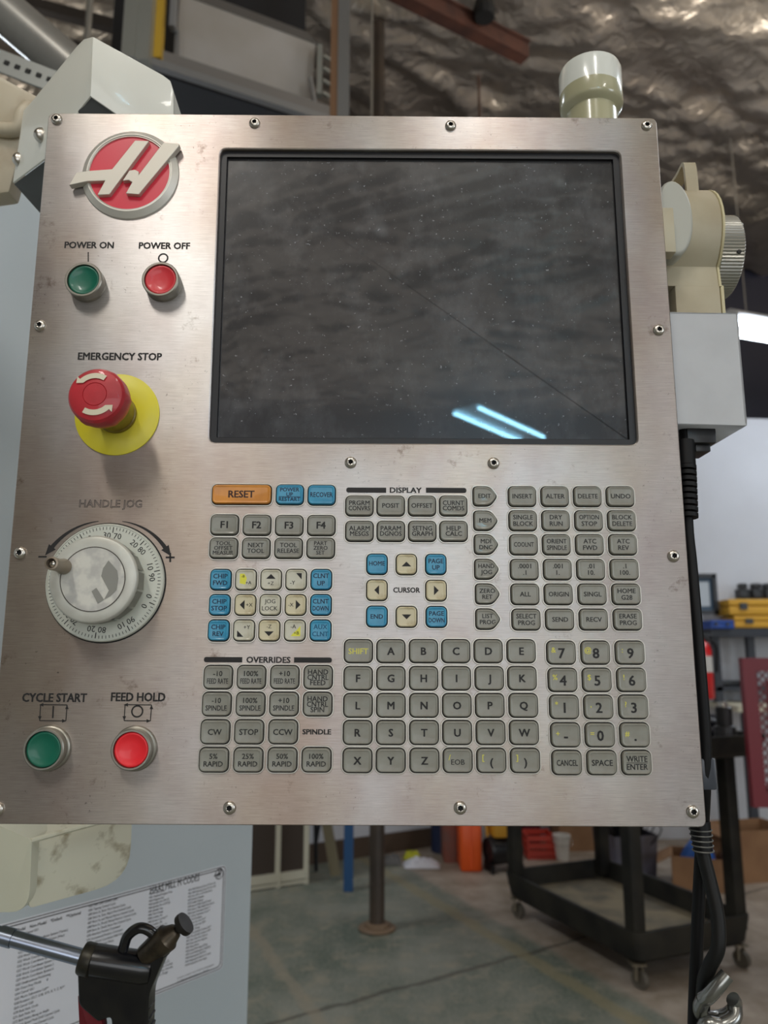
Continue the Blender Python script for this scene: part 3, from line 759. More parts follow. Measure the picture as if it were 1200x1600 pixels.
for k in range(10):
    a = math.radians(-23.5 + 36 * k); n1, n2 = ('%d' % (10 * k), '%d' % ((100 - 10 * k) % 100))
    if k == 0: n1 = n2 = '0'
    e = Vector((math.cos(a), math.sin(a), 0)); t = Vector((-math.sin(a), math.cos(a), 0)); rr = R * 0.795
    for q, sg in ((n1, 1), (n2, -1)):
        p = e * rr + t * sg * 0.0036; put_text(mb, q, p.x, p.y, 0.0038, None, ztk, 0.004, rot=a - math.pi / 2)
mb.build('scale_marks', INK, jw)
kc = pl(144.5, 905.5, 0.024) - b; kr = 69.5 * S(144, 905, 0.024)
mb = MB(); lathe(mb, [(kr * 0.93, 0.0028), (kr * 0.95, 0.012), (kr * 0.93, 0.0185), (kr * 0.99, 0.0205), (kr, 0.0215), (kr * 0.98, 0.0236), (kr * 0.94, 0.0243), (kr * 0.735, 0.0241), (kr * 0.73, 0.0236), (kr * 0.72, 0.0241), (0.0001, 0.0241)], c=(kc.x * 0.12, kc.y * 0.12, 0), n=72)
kn = mb.build('knob', KNOBM, jw, smooth=True, angle=50)
mb = MB(); lathe(mb, [(kr * 0.715, 0.0238), (kr * 0.715, 0.0243), (0.0001, 0.0243)], c=(kc.x * 0.12, kc.y * 0.12, 0), n=64); mb.build('centre_cap', mat('scuffed_silver_label', (190, 188, 182), 0.45, 0.3, c2=(216, 214, 204), nscale=90, thresh=(0.42, 0.58), detail=8), kn)
mb = MB(); lathe(mb, [(kr * 0.735, 0.02415), (kr * 0.735, 0.0244), (kr * 0.715, 0.0244)], c=(kc.x * 0.12, kc.y * 0.12, 0), n=64, caps=False); mb.build('cap_seam', mat('dark_seam', (70, 64, 56), 0.6), kn)
# knob stands centred on the scale: keep its true centre
mb = MB()
for i in range(14):
    a = 2 * math.pi * i / 14
    e = Vector((math.cos(a), math.sin(a), 0)); t = Vector((-e.y, e.x, 0)); c0 = Vector((kc.x * 0.12, kc.y * 0.12, 0)) + e * kr * 0.957
    q = [c0 + t * kr * 0.19, c0 - t * kr * 0.19]
    mb.add([q[0] + Vector((0, 0, 0.006)), q[1] + Vector((0, 0, 0.006)), q[1] + Vector((0, 0, 0.018)), q[0] + Vector((0, 0, 0.018))], [(0, 1, 2, 3)])
mb.build('grip_facets', mat('grip_grey', (128, 126, 116), 0.4, 0.3), kn)
def kp(px, py, h): p = pl(px, py, h) - b; return p
mb = MB(); zt = 0.0246
for poly in (((169.6, 875.7), (183, 891.3), (184.7, 904), (182, 921.7), (172, 931.4), (162.4, 936.8), (170, 922.8), (158, 900), (161, 888)), ((150.5, 918.4), (162.4, 936.8), (152.7, 943.3), (143, 923.8))):
    mb.add([kp(x, y, zt) for x, y in poly], [tuple(range(len(poly)))])
mb.build('worn_emblem', GREYP, kn)
tip = kp(80, 880, 0.044); base_ = kp(100, 893, 0.0238); ctr = Vector((tip.x, tip.y, 0))
rk = 10.8 * S(80, 880, 0.044)
mb = MB(); lathe(mb, [(rk * 1.15, 0.0238), (rk * 1.2, 0.026), (rk * 0.98, 0.031), (rk * 0.95, 0.038), (rk, 0.042), (rk * 0.97, 0.0440), (rk * 0.72, 0.0442), (rk * 0.70, 0.0385), (0.0001, 0.0385)], c=ctr, n=32)
ck = mb.build('crank_handle', [mat('worn_brown_metal', (146, 134, 118), 0.4, 0.6)], jw, smooth=True)
mb = MB(); lathe(mb, [(rk * 0.5, 0.0386), (rk * 0.48, 0.0418), (rk * 0.3, 0.0424)], c=ctr, n=20); mb.build('crank_screw', CHROME, ck, smooth=True)

# ---- raised round emblem
em = empty('emblem'); em.parent = pend; em['label'] = 'round red badge with a raised slanted silver letter'
c = pl(199, 273); s_ = S(199, 273); em.location = c
def ep(x, y, z=0.0): p = pl(70 + x / 5, 170 + y / 5, z) - c; return Vector((p.x, p.y, z))
Ro = 0.0362
c1 = ep(672, 520)
mb = MB(); lathe(mb, [(Ro, 0), (Ro * 0.985, 0.0012), (Ro * 0.87, 0.0040), (Ro * 0.855, 0.0040), (Ro * 0.84, 0.0034), (Ro * 0.82, 0.0036), (Ro * 0.815, 0.0024)], c=(c1.x, c1.y, 0), n=72, caps=False); mb.build('ring', mat('ring_nickel', (216, 212, 202), 0.42, 0.45), em, smooth=True, angle=25)
mb = MB(); lathe(mb, [(Ro * 0.818, 0.002), (Ro * 0.816, 0.0026), (0.0001, 0.0026)], c=(c1.x, c1.y, 0), n=72); mb.build('red_disc', mat('badge_red', (222, 48, 70), 0.3, coat=0.4), em, smooth=True)
def raised(pts, z0, z1):
    mb = MB(); r0 = [ep(x, y, z1) for x, y in pts]; ctr_ = sum(r0, Vector()) / len(r0)
    low = [Vector((p.x, p.y, z0)) for p in r0]; mid = [Vector((p.x, p.y, z1 - 0.0005)) for p in r0]
    loft(mb, [low, mid, r0], True, True); return mb
BADGE = mat('badge_nickel', (208, 202, 190), 0.5, 0.45)
a = raised([(188, 596), (245, 497), (345, 483), (525, 470), (705, 246), (815, 250), (505, 668), (410, 672), (470, 560), (330, 566)], 0.001, 0.0062).build('left_stroke', BADGE, em, bevel=0.0003, bseg=1)
a2 = raised([(928, 262), (1050, 272), (1046, 292), (735, 668), (632, 660), (682, 572), (655, 556), (606, 562), (660, 480), (705, 474), (735, 490), (733, 515), (880, 322)], 0.001, 0.0062).build('right_stroke', BADGE, em, bevel=0.0003, bseg=1)

# ---- beacon on top
bz = -0.045; bc = empty('beacon_light'); bc.parent = pend; bc['label'] = 'round signal beacon, white lens over an olive base'
bx = pl(921, 110, bz).x; zf = bz + 0.026
yt, yb, ys = pl(921, 75, zf).y, pl(921, 114, zf).y, pl(921, 139, zf).y
ytop = pl(921, 176, bz).y - 0.03
rb_ = 47.5 * S(921, 110, bz)
mb = MB(); lathe(mb, [(rb_, yb), (rb_, yt - 0.004), (rb_ * 0.96, yt - 0.001), (rb_ * 0.88, yt), (0.0001, yt)], c=(bx, 0, bz), axis=(0, 1, 0), n=48); mb.build('lens', mat('white_lens', (226, 228, 220), 0.22, coat=0.4), bc, smooth=True)
mb = MB(); lathe(mb, [(rb_ * 0.80, ytop), (rb_ * 0.80, ys - 0.003), (rb_ * 0.84, ys - 0.002), (rb_ * 0.96, ys), (rb_ * 1.0, ys + 0.003), (rb_, yb)], c=(bx, 0, bz), axis=(0, 1, 0), n=48); mb.build('base', mat('olive_plastic', (178, 174, 142), 0.22, coat=0.4), bc, smooth=True)

# ---- holder box on the side
hz = -0.013
tl = pl(1036, 488, hz); tr = pl(1152, 488, hz); br = pl(1168, 664, hz); bl = pl(1040, 667, hz)
xl = outer[0].x - 0.012; xr = (tr.x + br.x) / 2; yT = tl.y; yB = br.y
mb = MB(); th = 0.0015
boxab(mb, (xl, yB, hz), (tr.x, yT, hz - th))
boxab(mb, (tr.x - th, yB, hz), (tr.x, yT, -0.085)); boxab(mb, (xl, yB, hz), (tr.x, yB + th, -0.075)); boxab(mb, (xl, yB, hz - 0.07), (tr.x, yT, hz - 0.0715))
boxab(mb, (xl, yT - th, hz), (tr.x, yT, -0.035))
mb.build('side_holder', GREYBOX, pend, bevel=0.0005, bseg=1)
mb = MB(); p = pl(1089, 690, -0.03); boxab(mb, (p.x - 0.010, p.y - 0.003, -0.055), (p.x + 0.011, yB, -0.022)); boxab(mb, (p.x - 0.002, p.y - 0.008, -0.05), (p.x + 0.009, p.y, -0.028))
mb.build('latch', BLACKP, pend, bevel=0.0008)

# ================================================================ REMOTE JOG UNIT in the side holder (own thing)
rj = empty('remote_jog_unit', 'beige handheld jog unit with ribbed dial hanging beside the screen', 'jog controller', M=PM)
zc = -0.052; Rb = 0.041; yc = pl(1100, 385, zc).y + 0.001
x0 = outer[0].x - 0.004; x1 = pl(1132, 385, zc + Rb).x
mb = MB(); rings = []
def prof_yz(R, x, low):
    out = []
    for i in range(27):
        a = math.radians(-52 + 284 * i / 26); out.append(Vector((x, yc + R * math.sin(a), zc + R * math.cos(a))))
    out += [Vector((x, yc - low, zc - R * 0.62)), Vector((x, yc - low, zc + R * 0.66))]
    return out
ystem = pl(1090, 447, zc + 0.027).y; LOW = yc - ystem
loft(mb, [prof_yz(Rb - 0.003, x0, LOW), prof_yz(Rb, x0 + 0.003, LOW), prof_yz(Rb, x1 - 0.001, LOW), prof_yz(Rb - 0.0006, x1, LOW - 0.0005)], True, True)
body = mb.build('body', BEIGE, rj, smooth=True, angle=35)
mb = MB(); loft(mb, [prof_yz(Rb - 0.0006, x1 + 0.0002, LOW), prof_yz(Rb + 0.0002, x1 + 0.0006, LOW), prof_yz(Rb + 0.0002, x1 + 0.0022, LOW), prof_yz(Rb - 0.001, x1 + 0.0026, LOW)], True, True)
mb.build('cover_rim', mat('yellowed_plastic', (200, 190, 152), 0.45), rj, smooth=True, angle=35)
p0 = pl(1055, 470, zc + 0.026); p1 = pl(1126, 470, zc + 0.026)
mb = MB(); boxab(mb, (p0.x, yT + 0.0005, zc - 0.02), (p1.x, ystem + 0.002, zc + 0.027)); mb.build('stem', BEIGE, rj, bevel=0.002)
mb = MB(); boxab(mb, (p1.x + 0.0003, yT + 0.0005, zc - 0.02), (p1.x + 0.003, ystem + 0.001, zc + 0.027)); mb.build('stem_cover', MATS['yellowed_plastic'], rj, bevel=0.001)
# pale scooped cheek
xc_ = pl(1056, 380, zc + Rb).x
rings = []
for k in range(9):
    t = k / 8; ins = 0.0 if k == 0 else 0.0035 * (1 - math.cos(max(0, t - 0.1) * math.pi / 2 / 0.9))
    zz_ = zc + 0.012 if k == 0 else zc + Rb - 0.002 + 0.0035 * math.sin(max(0, t - 0.1) * math.pi / 2 / 0.9)
    rings.append([Vector((xc_ + (0.0145 - ins) * math.cos(a), yc - 0.001 + (0.031 - ins) * math.sin(a), zz_)) for a in [2 * math.pi * i / 32 for i in range(32)]])
mb = MB(); loft(mb, rings, True, True); mb.build('scooped_cheek', BEIGEG, rj, smooth=True, angle=60)
mb = MB(); q0 = pl(1037, 395, -0.002); q1 = pl(1051, 326, -0.002); boxab(mb, (q0.x, q0.y, -0.012), (q1.x, q1.y, -0.0005)); mb.build('selector_tab', BEIGE, rj, bevel=0.001)
# carrying loop
lp = []
q = [pl(1083, 303, -0.03), pl(1080, 262, -0.03), pl(1068, 259, -0.03), pl(1040, 300, -0.03)]
mb = MB()
A0 = [pl(1068, 303, -0.03), pl(1066, 264, -0.03), pl(1062, 266, -0.032), pl(1034, 306, -0.06)]
def ribbon(mb, pts, sidev, thick):
    pts = [Vector(p) for p in pts]; sv = Vector(sidev); rings = []
    for i, p in enumerate(pts):
        d = (pts[min(i + 1, len(pts) - 1)] - pts[max(i - 1, 0)]).normalized(); n_ = d.cross(sv).normalized() * thick / 2
        rings.append([p - sv / 2 - n_, p + sv / 2 - n_, p + sv / 2 + n_, p - sv / 2 + n_])
    loft(mb, rings, True, True)
y258 = pl(1075, 259, -0.03).y; y303 = yc + Rb - 0.002
xs_ = pl(1077, 280, -0.03).x
ribbon(mb, spline([(xs_, y303 - 0.016, -0.026), (xs_ - 0.0005, y258 - 0.003, -0.027), (xs_ - 0.001, y258, -0.032), (xs_ - 0.002, y258 - 0.003, -0.040), (xs_ - 0.008, y303 + 0.006, -0.064), (xs_ - 0.009, y303 - 0.004, -0.066)], 4), (0.0095, 0, 0), 0.003)
mb.build('carrying_loop', BEIGE, rj, smooth=True, angle=50)
# ribbed dial
xd0 = x1 + 0.0027; xd1 = pl(1170, 400, zc + 0.034).x; Rd = 0.0325; nd = 160
mb = MB(); dy_ = pl(1150, 404, zc + 0.0).y
rings = []
for x, R_d, rib in ((xd0, Rd * 0.97, 0), (xd0 + 0.001, Rd, 1), (xd1 - 0.001, Rd, 1), (xd1, Rd * 0.97, 0)):
    rings.append([Vector((x, dy_ + (R_d - (0.0006 if (rib and i % 2) else 0)) * math.sin(2 * math.pi * i / nd), zc + (R_d - (0.0006 if (rib and i % 2) else 0)) * math.cos(2 * math.pi * i / nd))) for i in range(nd)])
loft(mb, rings, True, True); dial = mb.build('dial', mat('anodised_silver', (178, 176, 168), 0.32, 0.8), rj)
mb = MB(); p = pl(1157, 391, zc + Rd); lathe(mb, [(0.0017, -0.001), (0.0017, 0.0003)], c=(p.x, p.y, zc + math.sqrt(max(0, Rd ** 2 - (p.y - dy_) ** 2))), n=14); mb.build('set_screw_hole', DARK, dial)
mb = MB(); p = pl(1165, 353, zc + 0.01); lathe(mb, [(0.0040, 0), (0.0044, 0.003), (0.0042, 0.014), (0.0034, 0.0155), (0.0001, 0.0156)], c=(xd1 - 0.006, p.y, zc + 0.008), axis=(1, 0, 0), n=20)
mb.build('crank_handle', SATIN, rj, smooth=True)

# cables
def cable(name, pts, r, m, label, cat, parent=None, k=10):
    mb = MB(); tube(mb, spline(pts, k), r, 12); o = mb.build(name, m, parent, smooth=True)
    if label: tag(o, label, cat)
    return o
W = lambda px, py, h: PM @ pl(px, py, h)
cb = empty('remote_cable', 'black cable with ribbed strain relief running down the pendant edge', 'cable')
mb = MB(); tube(mb, spline([W(1069, 668, -0.028), W(1072, 700, -0.026), W(1074, 815, -0.022), W(1080, 880, -0.018), W(1087, 960, -0.012), W(1095, 1060, -0.010), W(1102, 1160, -0.010), W(1101, 1230, -0.012), W(1098, 1290, -0.02), W(1094, 1360, -0.02), W(1088, 1500, -0.02), W(1084, 1640, -0.02), W(1083, 1900, -0.03)], 10), 0.0041, 14)
mb.build('cord', BLACKR, cb, smooth=True)
mb = MB(); a = W(1070, 690, -0.026); b2 = W(1072, 728, -0.024); tube(mb, [a, a.lerp(b2, 0.5), b2], 0.0068, 14); mb.build('boot', BLACKR, cb, smooth=True)
a = W(1072, 728, -0.024); b2 = W(1075, 812, -0.021)
for i in range(9):
    t0 = i / 9; t1 = (i + 0.72) / 9; mb = MB()
    dd = (b2 - a).normalized(); lathe(mb, [(0.0050, 0), (0.0072, 0.0002), (0.0072, (b2 - a).length * 0.076), (0.0050, (b2 - a).length * 0.078)], c=a.lerp(b2, t0), axis=dd, n=14)
    mb.build('relief_rib', BLACKR, cb, smooth=True)
cb2 = empty('pendant_cable', 'second black cable leaving the bottom corner of the control pendant', 'cable')
mb = MB(); tube(mb, spline([W(1094, 1288, -0.012), W(1098, 1330, -0.010), W(1110, 1380, -0.006), W(1121, 1430, 0.0), W(1122, 1480, 0.004), W(1108, 1512, 0.0), W(1099, 1545, -0.01), W(1098, 1640, -0.02), W(1098, 1900, -0.03)], 10), 0.0044, 12)
mb.build('cord', mat('dark_grey_cable', (20, 20, 19), 0.5, spec=0.25), cb2, smooth=True)
a = W(1093, 1284, -0.0125); b2 = W(1099, 1332, -0.010); Lr = (b2 - a).length
mb = MB(); lathe(mb, [(0.0068, 0), (0.0058, Lr)], c=a, axis=(b2 - a), n=14); mb.build('strain_relief', BLACKR, cb2, smooth=True)
for i in range(5):
    mb = MB(); q = a.lerp(b2, 0.25 + i * 0.17); tube(mb, [q + Vector(((0.0069 - 0.0001 * i) * math.cos(t), (0.0069 - 0.0001 * i) * math.sin(t), 0)) for t in [2 * math.pi * j / 20 for j in range(20)]], 0.0005, 6, closed=True)
    mb.build('relief_ring', mat('rubber_edge', (96, 96, 92), 0.4), cb2, smooth=True)
mb = MB(); q = W(1103, 1208, -0.012)
box(mb, q, (0.010, 0.010, 0.020)); mb.build('cable_clip', mat('clip_grey', (60, 64, 72), 0.3), cb, bevel=0.0015)
hk = MB()
tube(hk, spline([W(1099, 1562, 0.0), W(1108, 1556, 0.004), W(1122, 1540, 0.006), W(1136, 1523, 0.006)], 8), 0.0044, 14)
tube(hk, spline([W(1099, 1562, 0.0), W(1094, 1575, -0.004), W(1100, 1588, -0.012), W(1125, 1590, -0.018), W(1145, 1580, -0.008), W(1148, 1566, 0.0), W(1140, 1556, 0.002)], 8)[:-4] + [], 0.0044, 14)
tube(hk, spline([W(1148, 1572, 0.0), W(1147, 1590, 0.004), W(1128, 1602, 0.006), W(1100, 1606, 0.004), W(1094, 1680, -0.01)], 8), 0.0044, 14)
tag(hk.build('steel_hook', mat('polished_steel_rod', (150, 150, 146), 0.25, 0.9), smooth=True), 'polished steel pigtail hook beside the hanging black cables', 'hook')

# ================================================================ BRACKETS AND ARM behind the pendant
ub = empty('upper_arm_bracket', 'pale enamelled sheet metal bracket hooked over the pendant top corner', 'bracket')
zL, zR, zM = 0.66, 0.62, 0.60
# crease (145,57)-(141,150) is nearest; both cheeks fold back
L0 = [(20, 285, 0.70), (37, 172, 0.69), (50, 158, 0.68), (120, 72, 0.615), (131, 61, 0.605), (145, 57, 0.60), (141, 150, 0.60), (122, 173, 0.61), (122, 230, 0.615), (68, 249, 0.66)]
def planar(q3, pts_):
    a, b_, c_ = (Pc(*q) for q in q3); n_ = (b_ - a).cross(c_ - a)
    return [CAM + ray(x, y) * ((a - CAM).dot(n_) / ray(x, y).dot(n_)) for x, y, _ in pts_]
mb = MB(); pts = planar(((145, 57, 0.60), (141, 150, 0.60), (20, 285, 0.70)), L0)
R0 = [(145, 57, 0.60), (254, 117, 0.612), (266, 126, 0.614), (271, 142, 0.615), (271, 240, 0.617), (186, 240, 0.61), (186, 181, 0.608), (141, 150, 0.60)]
back = Vector((0, 0.0022, 0.0))
loft(mb, [pts, [p + back for p in pts]], True, True); mb.build('left_cheek', CREAM, ub, bevel=0.0006, bseg=2)
pts = planar(((145, 57, 0.60), (141, 150, 0.60), (271, 142, 0.62)), R0); mb = MB(); loft(mb, [pts, [p + back for p in pts]], True, True); mb.build('front_cheek', CREAM, ub, bevel=0.0006, bseg=2)
# hood return along the top edges
mb = MB(); _pl = planar(((145, 57, 0.60), (141, 150, 0.60), (20, 285, 0.70)), L0); topL = [_pl[1], _pl[3], _pl[5]]; tR = [pts[0], pts[1], pts[3], pts[4]]
bk = Vector((0.0, 0.085, -0.01))
for A_l in (topL, tR):
    for i in range(len(A_l) - 1):
        mb.add([A_l[i] + back, A_l[i + 1] + back, A_l[i + 1] + bk, A_l[i] + bk], [(0, 1, 2, 3)])
mb.build('hood_return', CREAM, ub)
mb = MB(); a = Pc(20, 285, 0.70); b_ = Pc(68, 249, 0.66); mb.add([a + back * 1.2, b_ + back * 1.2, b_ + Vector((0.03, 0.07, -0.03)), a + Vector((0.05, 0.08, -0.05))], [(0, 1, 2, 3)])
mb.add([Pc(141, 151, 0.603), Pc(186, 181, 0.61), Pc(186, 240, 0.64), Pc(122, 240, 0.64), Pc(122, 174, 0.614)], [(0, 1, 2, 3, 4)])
mb.build('underside', mat('shade_grey_underside', (92, 94, 94), 0.6), ub)  # grey sheets stand in for shade underneath and in the opening
for px, py, z in ((66, 212, 0.661), (32, 250, 0.695)):
    mb = MB(); r = 0.0068; lathe(mb, [(r, -0.002), (r, 0.001), (r * 0.85, 0.003), (r * 0.5, 0.0045), (0.0001, 0.005)], c=Pc(px, py, z), axis=(0.65, -0.75, 0.05), n=20); mb.build('bolt', SCREWM, ub, smooth=True)
# beige swing arm at the frame's edge
mb = MB(); poly = [(-60, 90), (0, 118), (52, 146), (66, 152), (48, 168), (36, 180), (36, 214), (10, 205), (-60, 185)]
prism(mb, [Pc(x, y, 0.74) for x, y in poly], (0.0, 0.03, 0.0))
poly2 = [(-60, 190), (8, 207), (30, 214), (24, 262), (14, 300), (-60, 310)]
prism(mb, [Pc(x, y, 0.735) for x, y in poly2], (0.0, 0.022, 0.0))
sa = empty('swing_arm', 'rust stained beige swing arm beside the pale bracket', 'machine arm')
mb.build('arm_casting', mat('rusty_beige_paint', (196, 184, 160), 0.45, c2=(140, 112, 82), nscale=14, thresh=(0.55, 0.8), detail=8), sa, bevel=0.004)
mb = MB(); tube(mb, spline([Pc(-40, 195, 0.735), Pc(5, 203, 0.732), Pc(28, 200, 0.73), Pc(35, 180, 0.73), Pc(46, 166, 0.735)], 6), 0.007, 10); mb.build('bent_edge', MATS['rusty_beige_paint'], sa, smooth=True)
mb = MB(); tube(mb, [Pc(-900, -757, 1.35), Pc(180, 166, 1.35), Pc(250, 232, 1.35)], 0.038, 20)
tag(mb.build('diagonal_pipe', mat('galvanised_pipe', (158, 156, 150), 0.35, 0.5, c2=(132, 128, 122), nscale=5), smooth=True), 'thick grey steel pipe sloping down to the pale bracket', 'pipe')
ms = empty('perforated_rail', 'grey slotted metal rail behind the beige swing arm', 'rail')
mb = MB(); a = Pc(-30, 84, 1.2); b_ = Pc(120, 142, 1.2); bar(mb, a + (a - b_) * 3, b_ + (b_ - a) * 1.0, 0.004, 0.036); rl = mb.build('rail', mat('rail_grey', (132, 134, 130), 0.4, 0.4), ms)
for i in range(9):
    mb = MB(); q = a.lerp(b_, (i + 0.5) / 9) + Vector((0, -0.0031, 0)); bar(mb, q - (b_ - a).normalized() * 0.004, q + (b_ - a).normalized() * 0.004, 0.001, 0.007); mb.build('slot', DARK, rl)

# lower arm bracket
lb = empty('lower_arm_bracket', 'grimy cream enamel arm cover under the pendant corner', 'bracket')
mb = MB(); front = rpoly([Pc(48, 1316, 0.60), Pc(207, 1272, 0.66), Pc(203, 1376, 0.66), Pc(45, 1420, 0.60)], [0.004, 0.0, 0.030, 0.004], 6)
nF = (front[8] - front[0]).cross(front[-1] - front[0]).normalized()
if nF.y < 0: nF = -nF
loft(mb, [front, [p + nF * 0.06 for p in front]], True, True); mb.build('arm_cover', CREAMD, lb, bevel=0.001, bseg=2)
mb = MB(); cor = rpoly([Pc(-70, 1262, 0.61), Pc(-20, 1282, 0.595), Pc(50, 1313, 0.592), Pc(45, 1426, 0.592), Pc(-70, 1426, 0.61)], [0, 0, 0.003, 0.018, 0], 6)
loft(mb, [cor, [p + Vector((0.0, 0.07, 0)) for p in cor]], True, True); mb.build('corner_block', mat('cream_enamel_light', (214, 212, 190), 0.35, c2=(150, 136, 100), nscale=30, thresh=(0.62, 0.8), detail=8), lb, bevel=0.001)
mb = MB(); tube(mb, [Pc(48, 1314, 0.594), Pc(120, 1294, 0.622), Pc(205, 1272, 0.655)], 0.0022, 8); mb.build('rolled_edge', MATS['cream_enamel_light'], lb, smooth=True)

# ================================================================ MACHINE ENCLOSURE with the code chart
D2 = Vector((0.634, 0.773, 0)); D2.normalize(); NM = Vector((D2.y, -D2.x, 0))
E0 = Pc(396, 1290, 1.15)
mc = empty('machine_enclosure', 'pale blue-grey sheet metal machine enclosure carrying a printed code chart', 'machine')
mb = MB(); o0 = Vector((E0.x, E0.y, 0)); L1 = 1.5; hE = 1.95
prism(mb, [o0 + Vector((0, 0, 0.12)), o0 - D2 * L1 + Vector((0, 0, 0.12)), o0 - D2 * L1 - NM * 0.7 + Vector((0, 0, 0.12)), o0 - NM * 0.7 + Vector((0, 0, 0.12))], (0, 0, hE - 0.12))
mb.build('sheet_body', ENCL, mc, bevel=0.004)
mb = MB(); prism(mb, [o0 - D2 * 0.06 - NM * 0.05, o0 - D2 * (L1 - 0.06) - NM * 0.05, o0 - D2 * (L1 - 0.06) - NM * 0.65, o0 - D2 * 0.06 - NM * 0.65], (0, 0, 0.12)); mb.build('plinth', DARK, mc)
def onplane(px, py, off=0.0):
    r = ray(px, py); t = ((E0 + NM * off) - CAM).dot(NM) / r.dot(NM); p = CAM + r * t
    return (p - E0).dot(D2), p.z
CH = Matrix.Translation(E0 * 1.0) @ Matrix((D2, Vector((0, 0, 1)), NM)).transposed().to_4x4()
def cc(px, py): s_, z = onplane(px, py); return s_, z - E0.z
s1, zt1 = cc(352, 1351); s1b, zb1 = cc(349, 1513); s1 = (s1 + s1b) / 2
s0 = s1 - 0.46; 
chart = empty('code_chart'); chart.parent = mc; chart.matrix_world = CH; chart['label'] = 'rectangular printed chart of code lines with black border'
mb = MB(); cx_ = (s0 + s1) / 2; cy_ = (zt1 + zb1) / 2; wch = s1 - s0; hch = zt1 - zb1
r_ = [z3(v, 0.0006) for v in rrect(wch, hch, 0.007, 5, (cx_, cy_))]; loft(mb, [[Vector((v.x, v.y, 0)) for v in r_], r_], False, True); mb.build('film', STICK, chart)
mb = MB()
for ins, wd in ((0.0012, 0.0010), (0.0042, 0.0012)):
    a = rrect(wch - 2 * ins, hch - 2 * ins, 0.006, 5, (cx_, cy_)); b_ = rrect(wch - 2 * ins - 2 * wd, hch - 2 * ins - 2 * wd, 0.0055, 5, (cx_, cy_))
    loft(mb, [[z3(v, 0.0007) for v in a], [z3(v, 0.0007) for v in b_]], False, False)
def ctext(s, x, y, ch, wd=None, bold=0.012): put_text(mb, s, x, y, ch, wd, 0.0008, bold, align='l')
def natw(s, ch, k=0.8, bold=0.012):
    vs, _ = glyphs(s, bold); return (max(v.x for v in vs) - min(v.x for v in vs)) * ch / CAPH * k
x4, y4 = cc(294, 1391); _, y4b = cc(290, 1508); x3, y3 = cc(233, 1397); x2, y2 = cc(138, 1416); x1_, y1_ = cc(30, 1460)
xh, yh = cc(234, 1392); xhe, yhe = cc(311, 1372)
M4 = ['M51-M58 Optional User M Turn On', 'M61-M68 Optional User M Turn Off', 'M75 Set G35 or G136 Ref Point', 'M76 Disable Displays', 'M77 Enable Displays', 'M78 Alarm If Skip Signal Found', 'M79 Alarm if Skip Signal Not Found', 'M80 Open Automatic Door**', 'M81 Close Automatic Door**', 'M82 Tool Unclamp', 'M83 Auto Air Gun On**', 'M84 Auto Air Gun Off**', 'M86 Tool Clamp', 'M88 Thru Spindle Coolant On**', 'M89 Thru Spindle Coolant Off**', 'M93 Start Axis Pos Capture', 'M94 Stop Axis Pos Capture', 'M95 Sleep Mode', 'M96 Jump If No Signal (P,Q)', 'M97 Local Subprogram Call (P,L)', 'M98 Subprogram Call (P,L)', 'M99 Subprogram Return or Loop', 'M109 Interactive User Input']
M3 = ['M00 Program Stop', 'M01 Optional Program Stop', 'M02 Program End', 'M03 Spindle On CW (S)', 'M04 Spindle On CCW (S)', 'M05 Spindle Stop', 'M06 Tool Change', 'M08 Coolant On', 'M08 Shower Coolant**', 'M09 Coolant Off', 'M10 4th Axis Brake On', 'M11 4th Axis Brake Off', 'M16 Tool Change', 'M17 APC Unclamp', 'M19 Orient Spindle (P)', 'M30 Prog End and Reset', 'M31 Chip Conveyor Forward', 'M33 Chip Conveyor Stop', 'M34 Coolant Spigot Down', 'M35 Coolant Spigot Up', 'M36 Pallet Ready**', 'M39 Rotate Tool Turret (T)', 'M41 Spindle Low Gear Override', 'M42 Spindle High Gear Override', 'M50 Execute Pallet Change']
G2 = ['G83 Peck Drill Canned Cycle', 'G84 Tapping Canned Cycle', 'G85 Bore In, Bore Out Canned Cycle', 'G86 Bore In, Stop, Rapid Out Canned Cycle', 'G87 Bore In, and Manual Retract Canned Cycle', 'G88 Bore In, Dwell, Manual Retract Canned Cycle', 'G89 Bore In, Dwell, Bore Out Canned Cycle', 'G90 Absolute Position Command', 'G91 Incremental Position Command', 'G92 Set Work Coordinate Shift Value', 'G94 Feed Per Minute Mode', 'G98 Initial Point Return']
G1 = ['G50 Cancel G51', 'G51 Scaling', 'G52 Set Work Coordinate System (Yasnac)', 'G52 Set Local Coordinate System (Haas)', 'G53 Machine Coordinate Selection', 'G54 Work Coordinate System 1', 'G55 Work Coordinate System 2', 'G56 Work Coordinate System 3', 'G57 Work Coordinate System 4', 'G58 Work Coordinate System 5', 'G59 Work Coordinate System 6', 'G60 Unidirectional Positioning', 'G61 Exact Stop Modal       #', 'G64 Cancel G61', 'G65 Macro Subroutine Call**', 'G68 Rotation (G17, G18, G19, X, Y, Z, R)**', 'G69 Cancel G68', 'G70 Bolt Hole Circle', 'G71 Bolt Hole Arc', 'G72 Bolt Holes Along an Angle', 'G73 High Speed Peck Drill Canned Cycle', 'G74 Reverse Tapping Canned Cycle', 'G76 Fine Boring Canned Cycle', 'G77 Back Bore Canned Cycle']
stp = (y4 - y4b) / (len(M4) - 1); chh = stp * 0.62
lim4 = (s1 - 0.006) - x4; 
for i, t in enumerate(M4): ctext(t, x4, y4 - i * stp, chh, min(natw(t, chh), lim4))
for i, t in enumerate(M3): ctext(t, x3, y3 - i * stp * 1.0, chh, min(natw(t, chh), x4 - x3 - 0.004))
sg2 = stp * 1.12
for i, t in enumerate(G2): ctext(t, x2, y2 - i * sg2, chh, min(natw(t, chh, 0.85), (x3 - x2) * 0.97))
